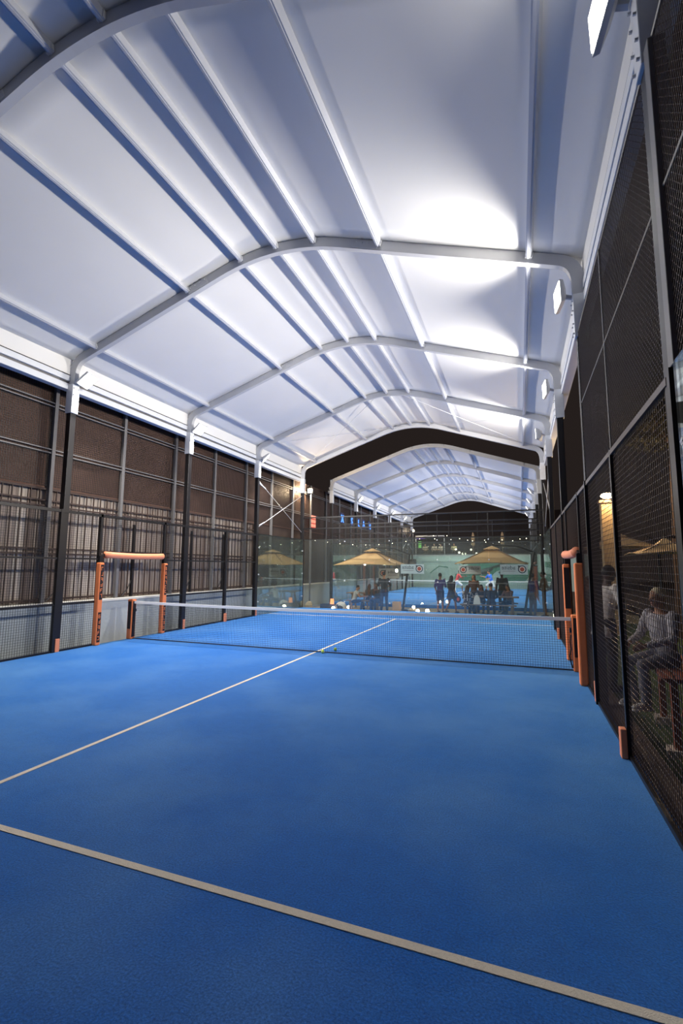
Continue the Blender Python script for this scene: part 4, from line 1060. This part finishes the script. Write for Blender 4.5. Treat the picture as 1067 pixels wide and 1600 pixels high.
# folded umbrellas, pergola and green sign on the terrace
for x, l in ((.16, 'left folded pale umbrella standing on the terrace'), (2.75, 'right folded pale umbrella standing on the terrace')):
    r = thing('folded_umbrella', l, 'umbrella', (x, YE+1.4, 2.86), 0, 'folded terrace umbrellas')
    mb = MB(); mb.tube([(0, 0, .9), (0, 0, 1.1), (0, 0, 1.7), (0, 0, 2.05), (0, 0, 2.2)], [.10, .17, .16, .09, .02], 12); mb.build('folded_canvas', mat('pale_canvas', (150, 124, 92), .9), r, smooth=True)
    mb = MB(); mb.tube([(0, 0, 0), (0, 0, .95)], .03, 8); mb.build('pole', M_WOOD, r)
r = thing('pergola', 'small terrace pergola frame with violet glow', 'pergola', (-3.95, YE+2.0, 2.86))
beam('beam', M_ALU, r, (-1.4, 0, 1.95), (1.4, 0, 1.95), .10, .12)
for e in (-1, 1): beam('post', M_ALU, r, (e*1.38, 0, 0), (e*1.38, 0, 1.9), .08, .08)
mb = MB(); mb.box(-1.3, -.5, -.03, .03, 1.72, 1.84); mb.build('violet_light', emat('violet_tube', (.35, .12, 1), 1.6), r)
r = thing('green_sign', 'small glowing green sign panel on the terrace', 'sign', (-4.72, YE+.9, 2.86))
for z in (.78, 1.12): mb = MB(); mb.box(-.14, .14, -.02, .02, z, z+.27); mb.build('lit_panel', emat('green_panel', (.32, .9, .18), 1.0), r)
beam('stand', M_BLACK, r, (0, .05, 0), (0, .05, 1.4), .04, .04)

def glow(root, loc, watts, col, rad):
    li = bpy.data.lights.new('lamp_glow', 'POINT'); li.energy = watts; li.color = col; li.shadow_soft_size = rad
    o = bpy.data.objects.new('lamp_glow', li); COL.objects.link(o); o.parent = root; o.location = loc
# ------------------------------------------------------------------ lit signs on the left screen
r = thing('blue_sign', 'row of glowing blue letters on the left screen beyond the near court', 'sign', (-5.46, 15.4, 4.38))
for ch, y in (('X', .65), ('S', 2.4), ('L', 3.75), ('A', 4.7), ('N', 6.0)):
    me = text_mesh(ch, .62, .02)
    for v in me.vertices: a, b, c = v.co; v.co = (c, y+a, b)
    obj('letter', me, emat('blue_tube', (.10, .32, 1.0), 2.2), r)
    mb = MB(); mb.box(-.05, -.03, y-.05, y+.5, -.05, .55); mb.build('back_plate', mat('navy_plate', (22, 34, 86), .5), r)
r = thing('red_sign', 'small glowing red sign on the left screen beside the warm lamp', 'sign', (-5.46, 11.78, 3.72))
mb = MB(); mb.box(-.03, .0, 0, .62, 0, .62); mb.build('back_plate', mat('dark_red_plate', (120, 24, 24), .5, emit=(1, .1, .06), estr=.5), r)
for z in (.04, .25, .46):
    for y in (.05, .34): mb = MB(); mb.box(.001, .02, y, y+.23, z, z+.15); mb.build('lit_block', emat('red_block', (1, .30, .20), 1.8), r)
# warm lamp post between the courts
r = thing('lamp_post', 'warm floodlight on a slim post between the two roofs', 'lamp', (-5.30, 11.4, GZ))
mb = MB(); mb.tube([(0, 0, 0), (0, 0, 5.55)], .035, 8); mb.build('pole', M_GREYPOST, r)
mb = MB(); mb.box(-.12, .12, -.10, 0.05, 5.50, 5.74); mb.build('housing', M_BLACK, r)
mb = MB(); mb.box(-.10, .10, -.115, -.101, 5.52, 5.72); mb.build('lens', emat('warm_lens', (1, .78, .48), 60), r)
glow(r, (.05, -.25, 5.62), 420, (1, .74, .45), .08)
r = thing('lamp_post', 'small warm lamp on a post at the far left end of the second court', 'lamp', (-5.32, 35.2, -.17))
mb = MB(); mb.tube([(0, 0, 0), (0, 0, 5.3)], .04, 8); mb.build('pole', M_GREYPOST, r)
mb = MB(); mb.ell((0, 0, 5.42), (.16, .16, .16), 12, 8); mb.build('globe', emat('warm_post_globe', (1, .85, .6), 12), r, smooth=True)
glow(r, (.3, .1, 5.42), 90, (1, .8, .55), .1)

# ------------------------------------------------------------------ beyond the right fence
r = thing('lamp_pillar', 'beige pillar lit by a warm lamp on its head beyond the right fence', 'pillar', (6.62, 6.6, -.17))
mb = MB(); mb.box(-.16, .16, -.16, .16, 0, 3.9); mb.build('shaft', mat('beige_render', (196, 166, 124), .85), r)
mb = MB(); mb.box(-.22, .22, -.22, .22, 3.9, 3.98); mb.build('cap', M_WOOD, r)
mb = MB(); mb.ell((0, -.2, 4.1), (.17, .12, .09), 12, 8); mb.build('lamp_head', emat('pillar_lamp', (1, .76, .44), 40), r, smooth=True)
glow(r, (0, -.45, 4.1), 210, (1, .70, .38), .1)
umbrella('small tan umbrella beyond the right gate', (7.3, 9.2), 1.1, 2.45, 2.95, (8.5, 9.2, 2.7), (8.5, 9.2, -.14))
umbrella('tan umbrella further right beyond the fence posts', (7.45, 4.2), 0.75, 2.12, 2.46, (8.2, 4.2, 2.3), (8.2, 4.2, -.14))
t = table('dark picnic table close behind the right fence', 6.25, -2.55, 1.9, .74, -.14, M_BROWNWOOD, D_(80))
r = thing('bench', 'tall brown bench under the person seated behind the right fence', 'bench', (5.66, -2.75, -.14), D_(82))
for d in (-.07, .07): beam('plank', M_BROWNWOOD, r, (-.85, d, .80), (.85, d, .80), .12, .04)
for e in (-1, 1):
    beam('leg', M_BROWNWOOD, r, (e*.62, 0, .07), (e*.62, 0, .78), .10, .07)
    mb = MB(); mb.box(e*.62-.10, e*.62+.10, -.10, .10, 0, .08); mb.build('foot_block', mat('pale_stone_block', (200, 184, 166), .85), r)
# dark building with small lit counter far to the right
r = thing('bar_kiosk', 'dark bar kiosk with green and orange lights far beyond the right fence', 'kiosk', (12.6, 8.2, -.17))
dk = mat('dark_kiosk', (34, 28, 28), .8)
for (n_, a) in (('back_wall', (0, 2.0, 0, 5, .12, 3.0)),):
    mb = MB(); mb.box(-2.5, 2.5, 1.4, 1.52, 0, 3.0); mb.build('back_wall', dk, r)
mb = MB(); mb.box(-2.5, 2.5, -.3, .1, 0, 1.05); mb.build('counter', dk, r)
mb = MB(); mb.box(-2.8, 2.8, -.7, 1.7, 3.0, 3.2); mb.build('roof', dk, r)
for e in (-2.6, 2.6): beam('post', dk, r, (e, -.5, 0), (e, -.5, 3.0), .1, .1)
mb = MB(); mb.tube([(-1.5+.25*i, 1.35, 1.75+.22*math.sin(math.pi*i/4)) for i in range(5)], .05, 6); mb.build('green_tube', emat('lime_tube', (.55, .9, .10), 1.4), r)
mb = MB(); mb.ell((-1.9, 1.2, 1.5), (.12, .08, .12), 10, 8); mb.build('orange_lamp', emat('amber_lamp', (1, .42, .10), 1.6), r)
# trees behind the right fence, leaf cards as one crown each
def tree(label, x, y, h, rad, n, seed):
    r = thing('tree', label, 'tree', (x, y, -.17)); rg = np.random.default_rng(seed)
    mb = MB(); top = Vector((.15, .1, h*.62)); mb.tube([(0, 0, 0), (.05, 0, h*.3), top], [.14, .11, .08], 8); mb.build('trunk', mat('bark', (70, 52, 40), .9), r)
    bm_b = MB()
    for k in range(7):
        a = k*.9; bm_b.tube([top-Vector((0, 0, .4)), top+Vector((math.cos(a)*rad*.5, math.sin(a)*rad*.5, .5+.15*k))], [.05, .02], 6)
    bm_b.build('branch', MATS['bark'], r)
    vs, fs = [], []
    c = np.array((0.15, .1, h*.74))
    for i in range(n):
        v = rg.normal(size=3); v /= np.linalg.norm(v); v = v*(rg.random()**.4)*np.array((rad, rad, rad*.85)); q = c+v
        a = rg.normal(size=3); a /= np.linalg.norm(a); b_ = np.cross(a, rg.normal(size=3)); b_ /= np.linalg.norm(b_); L = rg.uniform(.05, .09)
        k = len(vs); vs += [tuple(q-a*L), tuple(q+b_*L*.4), tuple(q+a*L), tuple(q-b_*L*.4)]; fs.append((k, k+1, k+2, k+3))
    me = bpy.data.meshes.new('foliage'); me.from_pydata(vs, [], fs); me.update()
    tag(obj('foliage', me, mat('night_leaves', (70, 64, 38), .8, var=.35, scale=3), r), kind='stuff')
tree('leafy tree lit brown by the pillar lamp behind the right netting', 8.3, 6.6, 9.6, 2.0, 11000, 3)
tree('darker tree further right behind the netting', 9.4, 1.6, 9.4, 2.2, 9000, 5)
